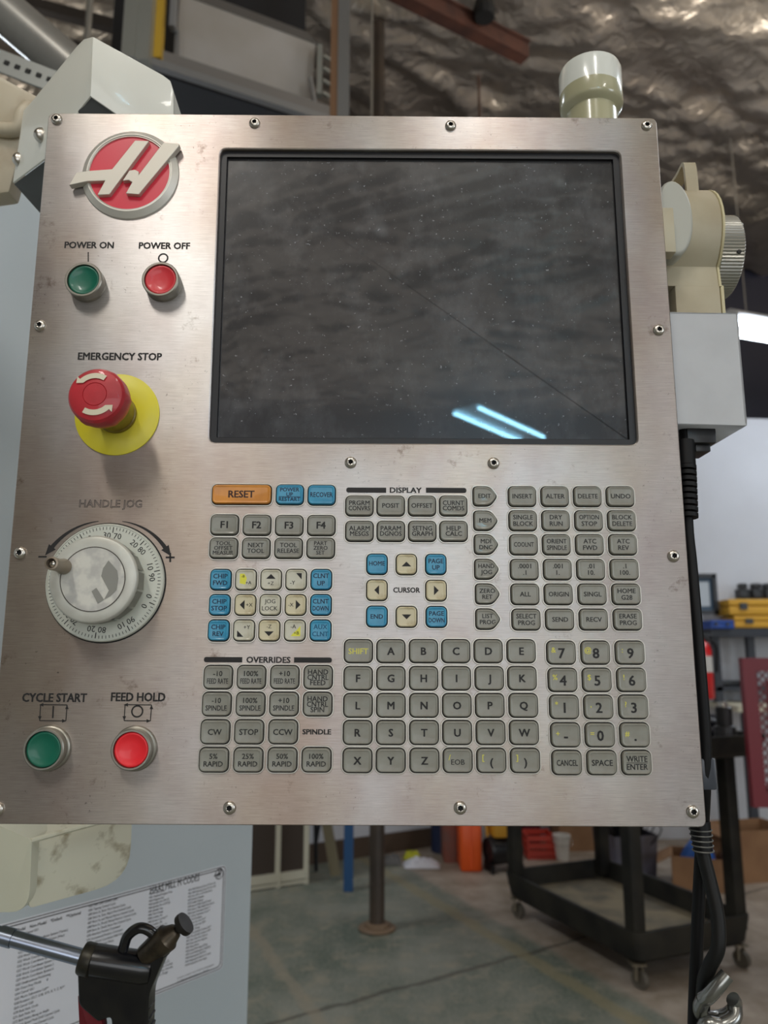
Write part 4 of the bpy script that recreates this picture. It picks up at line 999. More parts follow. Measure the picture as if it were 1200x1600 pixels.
for i, t in enumerate(G1):
    if y1_ - i * sg2 > zb1 - 0.002 or True: 
        if y1_ - i * sg2 > zb1 + 0.004: ctext(t, x1_, y1_ - i * sg2, chh, min(natw(t, chh, 0.85), (x2 - x1_) * 0.97))
ctext('HAAS MILL M CODES', xh, (yh + yhe) / 2 + 0.001, 0.0088, xhe - xh, 0.012)
xm, ym = cc(20, 1448)
ctext('Modal    Non-Modal    *Default    **Optional', x1_ - 0.004, zt1 - 0.0105, chh * 1.25, (x2 - x1_) * 0.93, 0.015)
ctext('HAAS MILL G CODES', s0 + 0.012, zt1 - 0.0115, 0.0085, x1_ - s0 - 0.028, 0.012)
ctext('# turns control only machines if equipped', x4 - 0.012, zb1 + 0.0105, chh * 0.7, (s1 - x4) * 0.93)
ctext('(c) 2006 Haas Automation, Inc. (REV E)', x4 - 0.012, zb1 + 0.0062, chh * 0.7, (s1 - x4) * 0.8)
# small round emblem, printed
xe, ye = cc(342, 1365); re_ = 0.0075
loft(mb, [circ((xe, ye), re_, 24, .0008), circ((xe, ye), re_ * 0.84, 24, .0008)], False, False)
for dx in (-0.28, 0.22):
    mb.add([Vector((xe + re_ * (dx - 0.32), ye - re_ * 0.55, .0008)), Vector((xe + re_ * (dx - 0.05), ye - re_ * 0.55, .0008)), Vector((xe + re_ * (dx + 0.42), ye + re_ * 0.6, .0008)), Vector((xe + re_ * (dx + 0.15), ye + re_ * 0.6, .0008))], [(0, 1, 2, 3)])
mb.add([Vector((xe - re_ * 1.3, ye - re_ * 0.25, .0008)), Vector((xe + re_ * 0.4, ye - re_ * 0.15, .0008)), Vector((xe + re_ * 0.4, ye + re_ * 0.08, .0008)), Vector((xe - re_ * 1.1, ye + re_ * 0.02, .0008))], [(0, 1, 2, 3)])
mb.build('chart_lettering', INK, chart)

# ================================================================ AIR BLOW GUN
bg = empty('air_blow_gun', 'black air blow gun with chrome nozzle hanging before the code chart', 'air gun')
zg = 0.62
GP = lambda px, py, dz=0.0: Pc(px, py, zg + dz)
BLK = mat('greasy_black_body', (12, 12, 18), 0.24, c2=(26, 25, 24), nscale=60, coat=0.2)
mb = MB(); tube(mb, [GP(-120, 1428), GP(0, 1461)], 0.0064, 18); tube(mb, [GP(0, 1461), GP(18, 1466), GP(20, 1466.5)], 0.0074, 18); tube(mb, [GP(20, 1466.5), GP(135, 1498)], 0.0064, 18)
mb.build('nozzle_tube', mat('blued_chrome', (150, 158, 174), 0.25, 1.0), bg, smooth=True)
dn_ = (GP(135, 1498) - GP(20, 1466.5)).normalized()
mb = MB(); lathe(mb, [(0.0115, 0), (0.0125, 0.002), (0.0125, 0.009), (0.0105, 0.011)], c=GP(128, 1496), axis=dn_, n=24); mb.build('nozzle_nut', mat('greasy_nut', (62, 58, 46), 0.4, 0.5, c2=(38, 36, 32), nscale=90), bg, smooth=True)
mb = MB(); lathe(mb, [(0.0095, 0), (0.0122, 0.003), (0.0122, 0.044), (0.0105, 0.050), (0.004, 0.052)], c=GP(142, 1499), axis=(GP(224, 1512) - GP(142, 1499)), n=28); mb.build('barrel', BLK, bg, smooth=True)
outl = [(128, 1500), (150, 1486), (222, 1492), (243, 1468), (262, 1488), (238, 1546), (236, 1620), (246, 1900), (186, 1900), (184, 1620), (180, 1580), (160, 1588), (130, 1562)]
mb = MB(); prism(mb, rpoly([GP(x, y, 0.003) for x, y in outl], [0.003, 0.002, 0.002, 0.002, 0.003, 0.006, 0.004, 0.004, 0.004, 0.004, 0.003, 0.002, 0.004], 3), (0, 0.020, 0))
mb.v = [v + Vector((0, -0.010, 0)) for v in mb.v]; mb.build('body', BLK, bg, bevel=0.0016, bseg=3)
mb = MB(); prism(mb, rpoly([GP(x, y, -0.002) for x, y in ((124, 1552), (152, 1560), (164, 1600), (172, 1700), (136, 1700), (127, 1610))], 0.002, 3), (0, 0.010, 0)); mb.v = [v + Vector((0, -0.004, 0)) for v in mb.v]; mb.build('trigger_lever', mat('dull_red_lever', (96, 14, 26), 0.4), bg, bevel=0.0012)
for i in range(9):                                 # shallow grip ridges down the back of the handle
    mb = MB(); q = GP(236 + 0.4 * i, 1556 + i * 16, 0.003); box(mb, q + Vector((-0.0006, 0.0, 0)), (0.0024, 0.017, 0.0042), Matrix.Rotation(0.25, 3, 'Y')); mb.build('grip_ridge', BLK, bg, bevel=0.0006, bseg=1)
mb = MB(); tube(mb, spline([GP(192, 1484), GP(200, 1462), GP(218, 1450), GP(236, 1456), GP(250, 1474), GP(258, 1492)], 8), 0.0042, 12); mb.build('hanging_loop', BLK, bg, smooth=True)
ax = (GP(288, 1444) - GP(230, 1492)).normalized()
mb = MB(); lathe(mb, [(0.0085, 0), (0.0095, 0.010), (0.0105, 0.016), (0.0105, 0.024), (0.0085, 0.026), (0.0060, 0.032), (0.0040, 0.034)], c=GP(226, 1494), axis=ax, n=20); mb.build('neck_fitting', mat('greasy_brass', (86, 76, 62), 0.35, 0.7, c2=(50, 44, 38), nscale=70), bg, smooth=True)
mb = MB(); lathe(mb, [(0.003, -0.006), (0.003, 0), (0.0088, 0.0), (0.0092, 0.002), (0.0088, 0.0045), (0.003, 0.005)], c=GP(284, 1447), axis=ax, n=24); mb.build('knurled_knob', mat('dark_knob', (48, 44, 40), 0.4, 0.6), bg, smooth=True)

# ================================================================ OVERHEAD CABINET (hung frame above the pendant)
oc = empty('overhead_frame_unit', 'open grey steel frame unit with a sloping chute hung under the ceiling', 'machine frame')
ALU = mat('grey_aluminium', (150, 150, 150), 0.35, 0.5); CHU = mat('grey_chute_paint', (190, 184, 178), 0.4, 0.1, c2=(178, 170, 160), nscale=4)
ZB = 3.5
a = atZ(240, 100, ZB); b_ = atZ(536, 196, ZB); ex = (b_ - a).normalized(); eb = Vector((-ex.y, ex.x, 0)); Wd = (b_ - a).length
def oP(u, h, d=0.0): return a + ex * (u * Wd) + Vector((0, 0, h)) + eb * d
H_ = 1.1
def obar(name, p, q, w_, h_, m): mb = MB(); bar(mb, p, q, w_, h_); return mb.build(name, m, oc)
obar('bottom_rail', oP(-0.02, 0), oP(1.0, 0), 0.03, 0.03, ALU)
obar('bottom_lip', oP(0.02, 0.06, 0.04), oP(0.97, 0.06, 0.04), 0.05, 0.05, mat('shelf_grey', (138, 134, 130), 0.4, 0.3))
obar('yellow_cable', oP(0.03, 0.028, 0.02), oP(0.97, 0.028, 0.02), 0.012, 0.014, mat('olive_cable', (110, 100, 50), 0.5))
for u, w_ in ((-0.11, 0.05), (-0.04, 0.07), (1.0, 0.035)): obar('upright', oP(u, -0.02), oP(u, H_), w_, 0.05, mat('pale_upright', (168, 168, 160), 0.4, 0.3) if u < 1 else ALU)
obar('yellow_strip', oP(0.02, 0.03, 0.01), oP(0.02, H_, 0.01), 0.035, 0.03, mat('safety_yellow', (222, 178, 60), 0.5))
obar('wood_strip', oP(0.955, 0.03, 0.02), oP(0.955, H_, 0.02), 0.03, 0.03, mat('orange_wood', (150, 112, 82), 0.6))
mb = MB(); prism(mb, [oP(0.12, 0.14, 0.10), oP(0.86, 0.14, 0.10), oP(0.86, 0.40, 0.06), oP(0.12, 0.40, 0.06)], eb * 0.01); mb.build('chute_lower', CHU, oc)
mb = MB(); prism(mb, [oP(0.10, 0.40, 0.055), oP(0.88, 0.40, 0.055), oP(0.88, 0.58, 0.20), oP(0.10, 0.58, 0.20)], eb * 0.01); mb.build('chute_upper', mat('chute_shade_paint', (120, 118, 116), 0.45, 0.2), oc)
obar('link_arm', oP(0.11, 0.05, 0.03), oP(0.11, 0.20, 0.03), 0.025, 0.012, ALU); obar('link_arm', oP(0.86, 0.05, 0.03), oP(0.82, 0.20, 0.03), 0.02, 0.012, ALU)
obar('side_plate', oP(0.08, 0.18, 0.0), oP(0.08, 0.60, 0.0), 0.035, 0.02, mat('bright_side_plate', (176, 178, 182), 0.3, 0.6))
obar('hinge_block', oP(0.87, 0.12, 0.02), oP(0.87, 0.36, 0.02), 0.03, 0.02, MATS['pale_upright'])
for k in range(4): obar('hinge_tooth', oP(0.89, 0.14 + k * 0.06, 0.02), oP(0.93, 0.13 + k * 0.06, 0.02), 0.012, 0.012, MATS['pale_upright'])
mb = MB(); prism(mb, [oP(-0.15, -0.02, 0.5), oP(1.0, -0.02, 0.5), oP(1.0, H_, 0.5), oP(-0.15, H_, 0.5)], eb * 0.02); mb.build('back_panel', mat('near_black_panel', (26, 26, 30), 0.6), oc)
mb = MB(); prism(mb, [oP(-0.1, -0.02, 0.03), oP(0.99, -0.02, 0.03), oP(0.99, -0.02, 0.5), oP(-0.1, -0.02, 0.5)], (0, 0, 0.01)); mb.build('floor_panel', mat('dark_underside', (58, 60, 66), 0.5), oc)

def rod(name, px, ptop, pbot, Y, r, m, label, cat='rod', ztop=4.9):
    p = atY(px, pbot, Y); mb = MB(); tube(mb, [Vector((p.x, p.y, p.z)), Vector((p.x, p.y, ztop))], r, 10)
    return tag(mb.build(name, m, smooth=True), label, cat)
RODM = mat('rod_grey', (150, 146, 138), 0.4, 0.4)
rod('ceiling_rod', 580, 0, 300, 3.2, 0.006, RODM, 'thin pale vertical rod hanging to the right of the overhead frame unit')
rod('ceiling_rod', 134, 0, 90, 2.4, 0.012, RODM, 'pale vertical rod rising behind the tip of the pale bracket')
rod('ceiling_rod', 752, 0, 300, 4.3, 0.008, mat('rusty_rod', (92, 66, 54), 0.6), 'thin rusty vertical rod under the rusty brace')
mb = MB(); a = atZ(560, -45, 4.5); b_ = atZ(820, 84, 4.5); bar(mb, a, b_, 0.07, 0.09); mb.mi = 0
bar(mb, a + Vector((0, 0, 0.045)), b_ + Vector((0, 0, 0.045)), 0.10, 0.012)
p = atZ(756, 30, 4.5); mb2 = MB(); lathe(mb2, [(0.05, -0.04), (0.06, 0), (0.05, 0.05)], c=p + Vector((0, -0.03, 0.02)), n=12)
rbm = empty('rusty_brace', 'rust brown steel brace bar below the foil ceiling', 'beam')
mb.build('brace_bar', mat('rust_brown', (94, 56, 42), 0.7, c2=(66, 40, 32), nscale=8), rbm); mb2.build('clamp', DARK, rbm)
hb = MB(); 
for k, (q0, q1) in enumerate((((20, 0, 4.6), (250, 60, 4.6)), ((0, 40, 4.4), (230, 110, 4.4)))): bar(hb, atZ(*q0), atZ(*q1), 0.05, 0.06)
tag(hb.build('dark_purlins', mat('dark_steel', (48, 42, 38), 0.6)), 'dark steel purlins crossing the ceiling behind the pipe', 'beam')

# ================================================================ LAMPS
def fixture(p0, p1, label, strength=14, tint=(235, 244, 255), gap=0.16):
    o = empty('fluorescent_lamp', label, 'lamp', 'fluorescent shop lamps')
    p0 = Vector(p0); p1 = Vector(p1); d = (p1 - p0).normalized(); s = d.cross(Vector((0, 0, 1))).normalized()
    mb = MB(); prism(mb, [p0 - s * 0.16 - d * 0.05 + Vector((0, 0, 0.03)), p0 + s * 0.16 - d * 0.05 + Vector((0, 0, 0.03)), p0 + s * 0.07 - d * 0.05 + Vector((0, 0, 0.10)), p0 - s * 0.07 - d * 0.05 + Vector((0, 0, 0.10))], (p1 - p0) + d * 0.1)
    mb.build('reflector', mat('white_reflector', (210, 212, 214), 0.4), o)
    for k in (-0.5, 0.5):
        mb = MB(); tube(mb, [p0 + s * gap * k, p1 + s * gap * k], 0.016, 12)
        mb.build('tube', mat('lit_tube_%d' % strength, (240, 246, 255), 0.4, emit=tint, estr=strength), o, smooth=True)
    for q in (p0 + d * 0.15, p1 - d * 0.15):
        mb = MB(); tube(mb, [q + Vector((0, 0, 0.09)), Vector((q.x, q.y, 4.92))], 0.004, 6); mb.build('hanger', RODM, o)
    return o
def mirror_pt(px, py, Z):          # where a ray bounced off the screen glass meets height Z
    d = PMI.to_3x3() @ ray(px, py); hit = pl(px, py, -0.0055); d.z = -d.z
    o_ = PM @ hit; dw = PM.to_3x3() @ d; return o_ + dw * ((Z - o_.z) / dw.z)
q0 = mirror_pt(729, 642, 3.75); q1 = mirror_pt(832, 687, 3.75)
fixture(q0, q1, 'lit twin tube lamp mirrored low in the dark screen', 60, (150, 222, 255), 0.30)
fixture((-0.9, -2.2, 3.80), (-0.9, -1.0, 3.80), 'lit twin tube lamp hanging just behind the camera', 3)
fixture((0.42, -2.0, 3.80), (0.42, -0.8, 3.80), 'lit twin tube lamp hanging behind the camera on the beacon side', 3)
fixture((2.6, -4.0, 3.80), (2.6, -2.8, 3.80), 'lit twin tube lamp hanging at the rear on the right', 3)
a = atY(1140, 512, 4.9); b_ = atY(1330, 575, 5.2)
fixture(Vector((a.x, a.y, a.z)), Vector((b_.x, b_.y, a.z - 0.02)), 'bright lit lamp beside the grey side holder', 14)

# ================================================================ BACKGROUND
BLKST = mat('black_cart_plastic', (26, 25, 23), 0.6, c2=(46, 43, 36), nscale=7, spec=0.25)
CARTF = mat('dusty_cart_tray', (138, 124, 98), 0.7, c2=(84, 78, 68), nscale=6, detail=8)
cart = empty('utility_cart', 'dark two tier utility cart with an empty dusty lower tray on casters', 'cart')
ZL = 0.216
A, B, C_, Dd = (atZ(1003, 1467, ZL), atZ(790, 1365, ZL), atZ(935, 1334, ZL), atZ(1167, 1424, ZL))
ctr = (A + B + C_ + Dd) / 4
ex_ = ((B - A) + (C_ - Dd)).normalized(); ey_ = Vector((ex_.y, -ex_.x, 0)); Lc, Wc = 0.98, 0.62
def cP(u, v, z): return Vector((ctr.x, ctr.y, 0)) + ex_ * u * Lc / 2 + ey_ * v * Wc / 2 + Vector((0, 0, z))
def tray(name, zt, dep, m0, m1, oh=0.0):
    mb = MB()
    def rg(ins, z):
      ins -= oh
      return rpoly([cP(1 - ins / Lc * 2, 1 - ins / Wc * 2, z), cP(-1 + ins / Lc * 2, 1 - ins / Wc * 2, z), cP(-1 + ins / Lc * 2, -1 + ins / Wc * 2, z), cP(1 - ins / Lc * 2, -1 + ins / Wc * 2, z)], 0.05, 5)
    loft(mb, [rg(0.03, zt - dep), rg(0.015, zt - dep + 0.015), rg(0, zt - 0.012), rg(0, zt), rg(0.018, zt), rg(0.028, zt - dep + 0.035)], True, False)
    o = mb.build(name, m0, cart, smooth=True, angle=30)
    mb = MB(); r_ = rg(0.027, zt - dep + 0.034); mb.add(r_, [tuple(range(len(r_)))]); mb.build('tray_bottom', m1, o)
tray('lower_tray', ZL, 0.12, BLKST, CARTF); tray('upper_tray', 0.95, 0.09, BLKST, BLKST, 0.085)
for u in (-1, 1):
    for v in (-1, 1):
        mb = MB(); q = cP(u * 0.90, v * 0.86, 0); boxab(mb, (-0.03, -0.03, 0.15), (0.03, 0.03, 0.88)); 
        Rz = Matrix.Translation(Vector((q.x, q.y, 0))) @ Matrix.Rotation(math.atan2(ex_.y, ex_.x), 4, 'Z'); mb.xf(Rz); mb.build('leg', BLKST, cart, bevel=0.008)
        cst = empty('caster'); cst.parent = cart; cst.location = (q.x, q.y, 0); cst.scale = (0.82, 0.82, 0.72)
        mb = MB(); lathe(mb, [(0.030, -0.012), (0.046, -0.013), (0.048, -0.006), (0.048, 0.006), (0.046, 0.013), (0.030, 0.012)], c=(0.01, 0.0, 0.048), axis=(0.85, 0.5, 0), n=20); mb.build('wheel', mat('caster_wheel_grey', (84, 78, 68), 0.6), cst, smooth=True)
        mb = MB(); bar(mb, (0.035, 0.005, 0.048), (0.012, 0.0, 0.13), 0.006, 0.035, (0, 1, 0)); bar(mb, (-0.015, -0.008, 0.048), (-0.01, 0, 0.13), 0.006, 0.035, (0, 1, 0)); boxab(mb, (-0.035, -0.035, 0.125), (0.035, 0.035, 0.133)); mb.build('fork', mat('fork_steel', (116, 106, 88), 0.45, 0.6), cst)
# things on the cart's top tray
tp = atZ(1135, 1140, 0.90)
mb = MB(); 
th_ = empty('tool_holder', 'dark steel tool holder standing on the cart top', 'tool holder')
c0 = cP(-0.78, 0.55, 0.896)
c0 = Vector((atY(1133, 1140, 3.50).x, 3.50, 0.896))
mb = MB(); lathe(mb, [(0.06, 0), (0.065, 0.02), (0.05, 0.03), (0.045, 0.08), (0.034, 0.085), (0.036, 0.16), (0.03, 0.165)], c=c0, n=20); mb.build('holder_body', mat('gunmetal', (64, 62, 62), 0.35, 0.7), th_, smooth=True)
mb = MB(); lathe(mb, [(0.02, 0), (0.016, 0.02)], c=c0 + Vector((0, 0, 0.165)), n=16); mb.build('steel_tip', CHROME, th_, smooth=True)
mb = MB(); c1_ = Vector((atY(1106, 1140, 3.72).x, 3.72, 0.932))
tube(mb, [c1_ + Vector((0.075 * math.cos(t), 0.07 * math.sin(t), 0.012 * math.sin(3 * t))) for t in [2 * math.pi * i / 40 for i in range(40)]], 0.022, 10, closed=True)
tube(mb, [c1_ + Vector((0.070 * math.cos(t), 0.065 * math.sin(t), 0.045 + 0.012 * math.sin(2 * t))) for t in [2 * math.pi * i / 40 for i in range(40)]], 0.020, 10, closed=True)
tag(mb.build('coiled_hose', mat('dark_hose', (40, 40, 48), 0.4), smooth=True), 'coiled dark hose lying on the cart top beside the tool holder', 'hose')
mb = MB(); c2_ = Vector((atY(1152, 1140, 3.42).x, 3.42, 0.896)); lathe(mb, [(0.03, 0), (0.033, 0.01), (0.03, 0.02), (0.012, 0.022)], c=c2_, n=18)
tag(mb.build('pale_cap', mat('pale_plastic', (170, 172, 176), 0.5), smooth=True), 'small pale round cap on the cart top', 'cap')

# posts
pb = atZ(589, 1452); post = empty('steel_post', 'dark brown round steel post with a round floor flange', 'post')
mb = MB(); lathe(mb, [(0.037, 0), (0.037, 4.95)], c=(pb.x, pb.y, 0), n=24, caps=False); mb.build('post_tube', mat('dark_brown_paint', (54, 46, 40), 0.45, c2=(72, 60, 50), nscale=4), post, smooth=True)
mb = MB(); lathe(mb, [(0.085, 0), (0.09, 0.008), (0.085, 0.014), (0.06, 0.016), (0.058, 0.028), (0.04, 0.032)], c=(pb.x, pb.y, 0), n=32); mb.build('floor_flange', mat('rusty_flange', (118, 96, 74), 0.6), post, smooth=True)
q = atZ(544, 1394); mb = MB(); boxab(mb, (q.x - 0.026, q.y, 0), (q.x + 0.026, q.y + 0.05, 1.6)); tag(mb.build('blue_post', mat('blue_paint', (44, 84, 128), 0.5), bevel=0.004), 'square blue painted steel leg near the brown post', 'post')
mb = MB(); a = atZ(524, 1378); b_ = atY(500, 1230, a.y + 0.02); bar(mb, a + Vector((0, 0.03, 0.03)), b_ + (b_ - a) * 0.6, 0.055, 0.055); tag(mb.build('timber_prop', mat('olive_timber', (118, 108, 84), 0.7)), 'leaning olive timber prop beside the blue leg', 'timber')
mb = MB(); c = atZ(494, 1364); tube(mb, [c + Vector((0, 0, 0.01)), c + Vector((-0.02, 0, 0.6))], 0.012, 8); tube(mb, [c + Vector((0.0, 0, 0.18)), c + Vector((0.06, 0.02, 0.55))], 0.009, 8)
tag(mb.build('thin_stand', mat('dark_stand', (30, 32, 36), 0.5)), 'thin black forked stand behind the timber prop', 'stand')
# cream framed screen door leaning by the wall
fr = empty('framed_screen', 'cream framed dark screen panel standing by the machine enclosure', 'screen panel')
a = atZ(478, 1380); b_ = atZ(395, 1392); dx = (b_ - a).normalized(); b_ = a + dx * 1.1; up_ = Vector((0, 0, 1)); CRW = mat('cream_gloss_frame', (190, 184, 164), 0.45)
def fbar(n_, p, q, w_): mb = MB(); bar(mb, p, q, 0.035, w_); mb.build(n_, CRW, fr)
fbar('bottom_rail', a + up_ * 0.05, b_ + up_ * 0.05, 0.055); fbar('bottom_rail', a + up_ * 0.02, b_ + up_ * 0.02, 0.025); fbar('top_rail', a + up_ * 1.6, b_ + up_ * 1.6, 0.05)
for t in (0, 0.155, 0.5, 1.0): fbar('stile', a.lerp(b_, t), a.lerp(b_, t) + up_ * 1.62, 0.028)
mb = MB(); n_ = Vector((-dx.y, dx.x, 0)); prism(mb, [a + n_ * 0.0 + up_ * 0.06, b_ + up_ * 0.06, b_ + up_ * 1.6, a + up_ * 1.6], n_ * 0.005); mb.build('screen_mesh', mat('brown_mesh', (58, 46, 36), 0.7), fr)

def simple_box(name, px, py, w_, d_, h_, m, label, cat, rot=0.0, bev=0.008, z=0.0, lid=None, group=None):
    p = atZ(px, py, z); o = empty(name, label, cat, group, Matrix.Translation(p) @ Matrix.Rotation(rot, 4, 'Z'))
    return o, p
def carton(px, py, w_, d_, h_, label, rot=0.3, m=None, open_=True, z=0.0):
    m = m or mat('corrugated_card', (150, 112, 78), 0.75, c2=(132, 96, 66), nscale=6)
    o, p = simple_box('cardboard_box', px, py, w_, d_, h_, m, label, 'box', rot, z=z)
    t = 0.006
    for nm, c, s in (('side_panel', (-w_ / 2, d_ / 2, h_ / 2), (t, d_, h_)), ('side_panel', (w_ / 2, d_ / 2, h_ / 2), (t, d_, h_)), ('side_panel', (0, 0, h_ / 2), (w_, t, h_)), ('side_panel', (0, d_, h_ / 2), (w_, t, h_)), ('base_panel', (0, d_ / 2, t / 2), (w_, d_, t))):
        mb = MB(); box(mb, c, s); mb.build(nm, m, o)
    if open_:
        for c, s, ax_ in (((-w_ / 2 - 0.04, d_ / 2, h_ - 0.02), (0.09, d_, t), 0.5), ((w_ / 2 + 0.04, d_ / 2, h_ - 0.02), (0.09, d_, t), -0.5)):
            mb = MB(); box(mb, c, s, Matrix.Rotation(-ax_, 3, 'Y')); mb.build('flap', m, o)
    return o
carton(915, 1330, 0.34, 0.2, 0.34, 'tall cardboard box behind the cart tray, red and blue things in it', 0.1)
carton(1093, 1392, 0.27, 0.24, 0.17, 'cardboard box behind the cart holding a red and blue bag', -0.35)
carton(1205, 1378, 0.36, 0.3, 0.28, 'cardboard box near the frame edge past the cart', 0.2)
def bag(px, py, Y, sx, sy, sz, m1, m2, label, nm='shop_bag'):
    p = atY(px, py, Y); o = empty(nm, label, 'bag', M=Matrix.Translation(p))
    mb = MB(); rings = []
    for k in range(9):
        t = k / 8; r = math.sin(math.pi * (0.12 + 0.80 * t)) ** 0.6
        rings.append([Vector((sx * r * math.cos(a) * (1 + 0.1 * math.sin(3 * a + k)), sy * r * math.sin(a) * (1 + 0.1 * math.cos(4 * a)), -sz + 2 * sz * t)) for a in [2 * math.pi * i / 20 for i in range(20)]])
    loft(mb, rings[:6], True, False); mb.build('bag_body', m1, o, smooth=True, angle=80)
    mb = MB(); loft(mb, rings[5:], False, True); mb.build('bag_top', m2, o, smooth=True, angle=80)
REDV = mat('red_vinyl', (158, 26, 40), 0.4); BLUV = mat('blue_vinyl', (44, 92, 168), 0.4)
bag(1093, 1356, 4.665, 0.105, 0.085, 0.145, REDV, BLUV, 'red bag with blue top sitting in the box behind the cart')
bag(915, 1292, 5.50, 0.14, 0.075, 0.10, mat('maroon_cloth', (92, 26, 34), 0.7), mat('slate_cloth', (70, 72, 96), 0.7), 'maroon and slate cloth heaped in the tall cardboard box', 'cloth_heap')
# bin of black cuttings
o, p = simple_box('scrap_bin', 999, 1376, 0, 0, 0, None, 'low dark bin of tangled black wires behind the cart', 'bin', 0.2)
mb = MB(); r0 = rrect(0.26, 0.26, 0.02, 3, (0, 0.15)); r1 = rrect(0.29, 0.29, 0.02, 3, (0, 0.15)); loft(mb, [[z3(v, 0) for v in r0], [z3(v, 0.24) for v in r1], [z3(v, 0.24) for v in rrect(0.28, 0.28, 0.02, 3, (0, 0.15))], [z3(v, 0.02) for v in r0]], True, True); mb.build('bin_body', mat('violet_grey_bin', (92, 90, 104), 0.5, c2=(70, 60, 52), nscale=5), o)
rnd = random.Random(5); mb = MB()
for i in range(46):
    x, y = rnd.uniform(-.11, .11), rnd.uniform(.05, .25)
    pts = [Vector((x, y, 0.12))] + [Vector((x + rnd.uniform(-.1, .1), y + rnd.uniform(-.1, .1), 0.22 + 0.06 * k)) for k in range(1, 4)]
    tube(mb, spline(pts, 4), 0.004, 5)
wr = mb.build('wire_scraps', BLACKR, o); wr['kind'] = 'stuff'
# orange jerry can and neighbours
o, p = simple_box('jerry_can', 737, 1363, 0, 0, 0, None, 'bright orange plastic jerry can standing on the floor', 'jerry can', 0.0)
ORG = mat('orange_plastic', (236, 92, 28), 0.45)
mb = MB(); rings = []
for z, w_, d_ in ((0, 0.118, 0.26), (0.012, 0.13, 0.28), (0.25, 0.13, 0.28), (0.30, 0.10, 0.24), (0.325, 0.05, 0.10)): rings.append([z3(v, z) for v in rrect(w_, d_, 0.018, 4, (0, d_ / 2 if False else 0.14))])
loft(mb, rings, True, True); mb.build('can_body', ORG, o, smooth=True, angle=50)
mb = MB(); boxab(mb, (-0.004, -0.006, 0.02), (0.004, 0.02, 0.27)); mb.build('seam_rib', ORG, o)
mb = MB(); lathe(mb, [(0.022, 0), (0.022, 0.04), (0.016, 0.045)], c=(0, 0.14, 0.32), n=16); mb.build('spout_cap', mat('red_cap', (190, 50, 40), 0.5), o)
o, p = simple_box('plastic_tote', 706, 1352, 0, 0, 0, None, 'tall reddish brown container beside the orange jerry can', 'container', 0.0)
mb = MB(); loft(mb, [[z3(v, z) for v in rrect(w_, 0.2, 0.02, 3, (0, 0.15))] for z, w_ in ((0, 0.09), (0.02, 0.10), (0.34, 0.10), (0.38, 0.07))], True, True); mb.build('tote_body', mat('rust_plastic', (132, 66, 46), 0.6, c2=(100, 80, 74), nscale=6), o, smooth=True)
mb = MB(); lathe(mb, [(0.02, 0), (0.02, 0.03)], c=(0, 0.15, 0.38), n=14); mb.build('tote_cap', BLACKP, o)
o, p = simple_box('air_compressor', 796, 1368, 0, 0, 0, None, 'small black and yellow compressor between jerry can and cart', 'compressor', 0.15)
mb = MB(); lathe(mb, [(0.02, -0.115), (0.07, -0.105), (0.085, -0.08), (0.085, 0.08), (0.07, 0.105), (0.02, 0.115)], c=(0, 0.12, 0.12), axis=(1, 0.2, 0), n=24); mb.build('tank', BLACKP, o, smooth=True)
mb = MB(); boxab(mb, (-0.08, 0.03, 0.2), (0.08, 0.2, 0.33)); mb.build('motor_cover', mat('amber_yellow', (206, 150, 44), 0.5), o, bevel=0.02)
for x in (-0.09, 0.09):
    mb = MB(); boxab(mb, (x - 0.01, 0.02, 0), (x + 0.01, 0.2, 0.05)); mb.build('foot', BLACKP, o)
mb = MB(); tube(mb, spline([(-0.1, 0.1, 0.2), (-0.1, 0.1, 0.42), (0.1, 0.1, 0.42), (0.1, 0.1, 0.2)], 6), 0.01, 8); mb.build('handle', mat('amber_yellow', (206, 150, 44)), o)
# red crate, white bucket, blue drum
o, p = simple_box('red_crate', 847, 1343, 0, 0, 0, None, 'small red and orange plastic crate beside the white bucket', 'crate', 0.05)
mb = MB(); boxab(mb, (-0.09, 0, 0), (0.09, 0.2, 0.012)); mb.build('crate_base', mat('crate_red', (176, 52, 34), 0.5), o)
for z in (0.035, 0.08, 0.125):
    for a_, b2_ in (((-0.09, 0, 0), (0.09, 0.008, 0)), ((-0.09, 0.192, 0), (0.09, 0.2, 0)), ((-0.09, 0, 0), (-0.082, 0.2, 0)), ((0.082, 0, 0), (0.09, 0.2, 0))):
        mb = MB(); boxab(mb, (a_[0], a_[1], z - 0.016), (b2_[0], b2_[1], z + 0.016)); mb.build('slat', MATS['crate_red'], o)
for x in (-0.086, 0.086):
    for y in (0.004, 0.196): mb = MB(); boxab(mb, (x - 0.006, y - 0.006, 0), (x + 0.006, y + 0.006, 0.145)); mb.build('corner_post', MATS['crate_red'], o)
o, p = simple_box('white_bucket', 882, 1347, 0, 0, 0, None, 'small white plastic bucket behind the cart tray', 'bucket', 0)
mb = MB(); lathe(mb, [(0.038, 0), (0.052, 0.14), (0.056, 0.14), (0.056, 0.15), (0.050, 0.15), (0.036, 0.006), (0.0001, 0.006)], c=(0, 0.06, 0), n=24); mb.build('pail', mat('white_pail', (206, 200, 190), 0.5), o, smooth=True)
mb = MB(); tube(mb, spline([(-0.055, 0.06, 0.14), (-0.05, 0.0, 0.10), (0.05, 0.0, 0.10), (0.055, 0.06, 0.14)], 6), 0.002, 6); mb.build('bail', CHROME, o)
o, p = simple_box('burgundy_bin', 833, 1327, 0, 0, 0, None, 'tall burgundy bin behind the red crate', 'bin', 0)
mb = MB(); loft(mb, [[z3(v, z) for v in rrect(w_, w_, 0.02, 3, (0, 0.09))] for z, w_ in ((0, 0.12), (0.4, 0.14), (0.42, 0.15), (0.42, 0.13), (0.02, 0.11))], True, True); mb.build('bin_body', mat('burgundy', (84, 24, 36), 0.5), o, smooth=True)
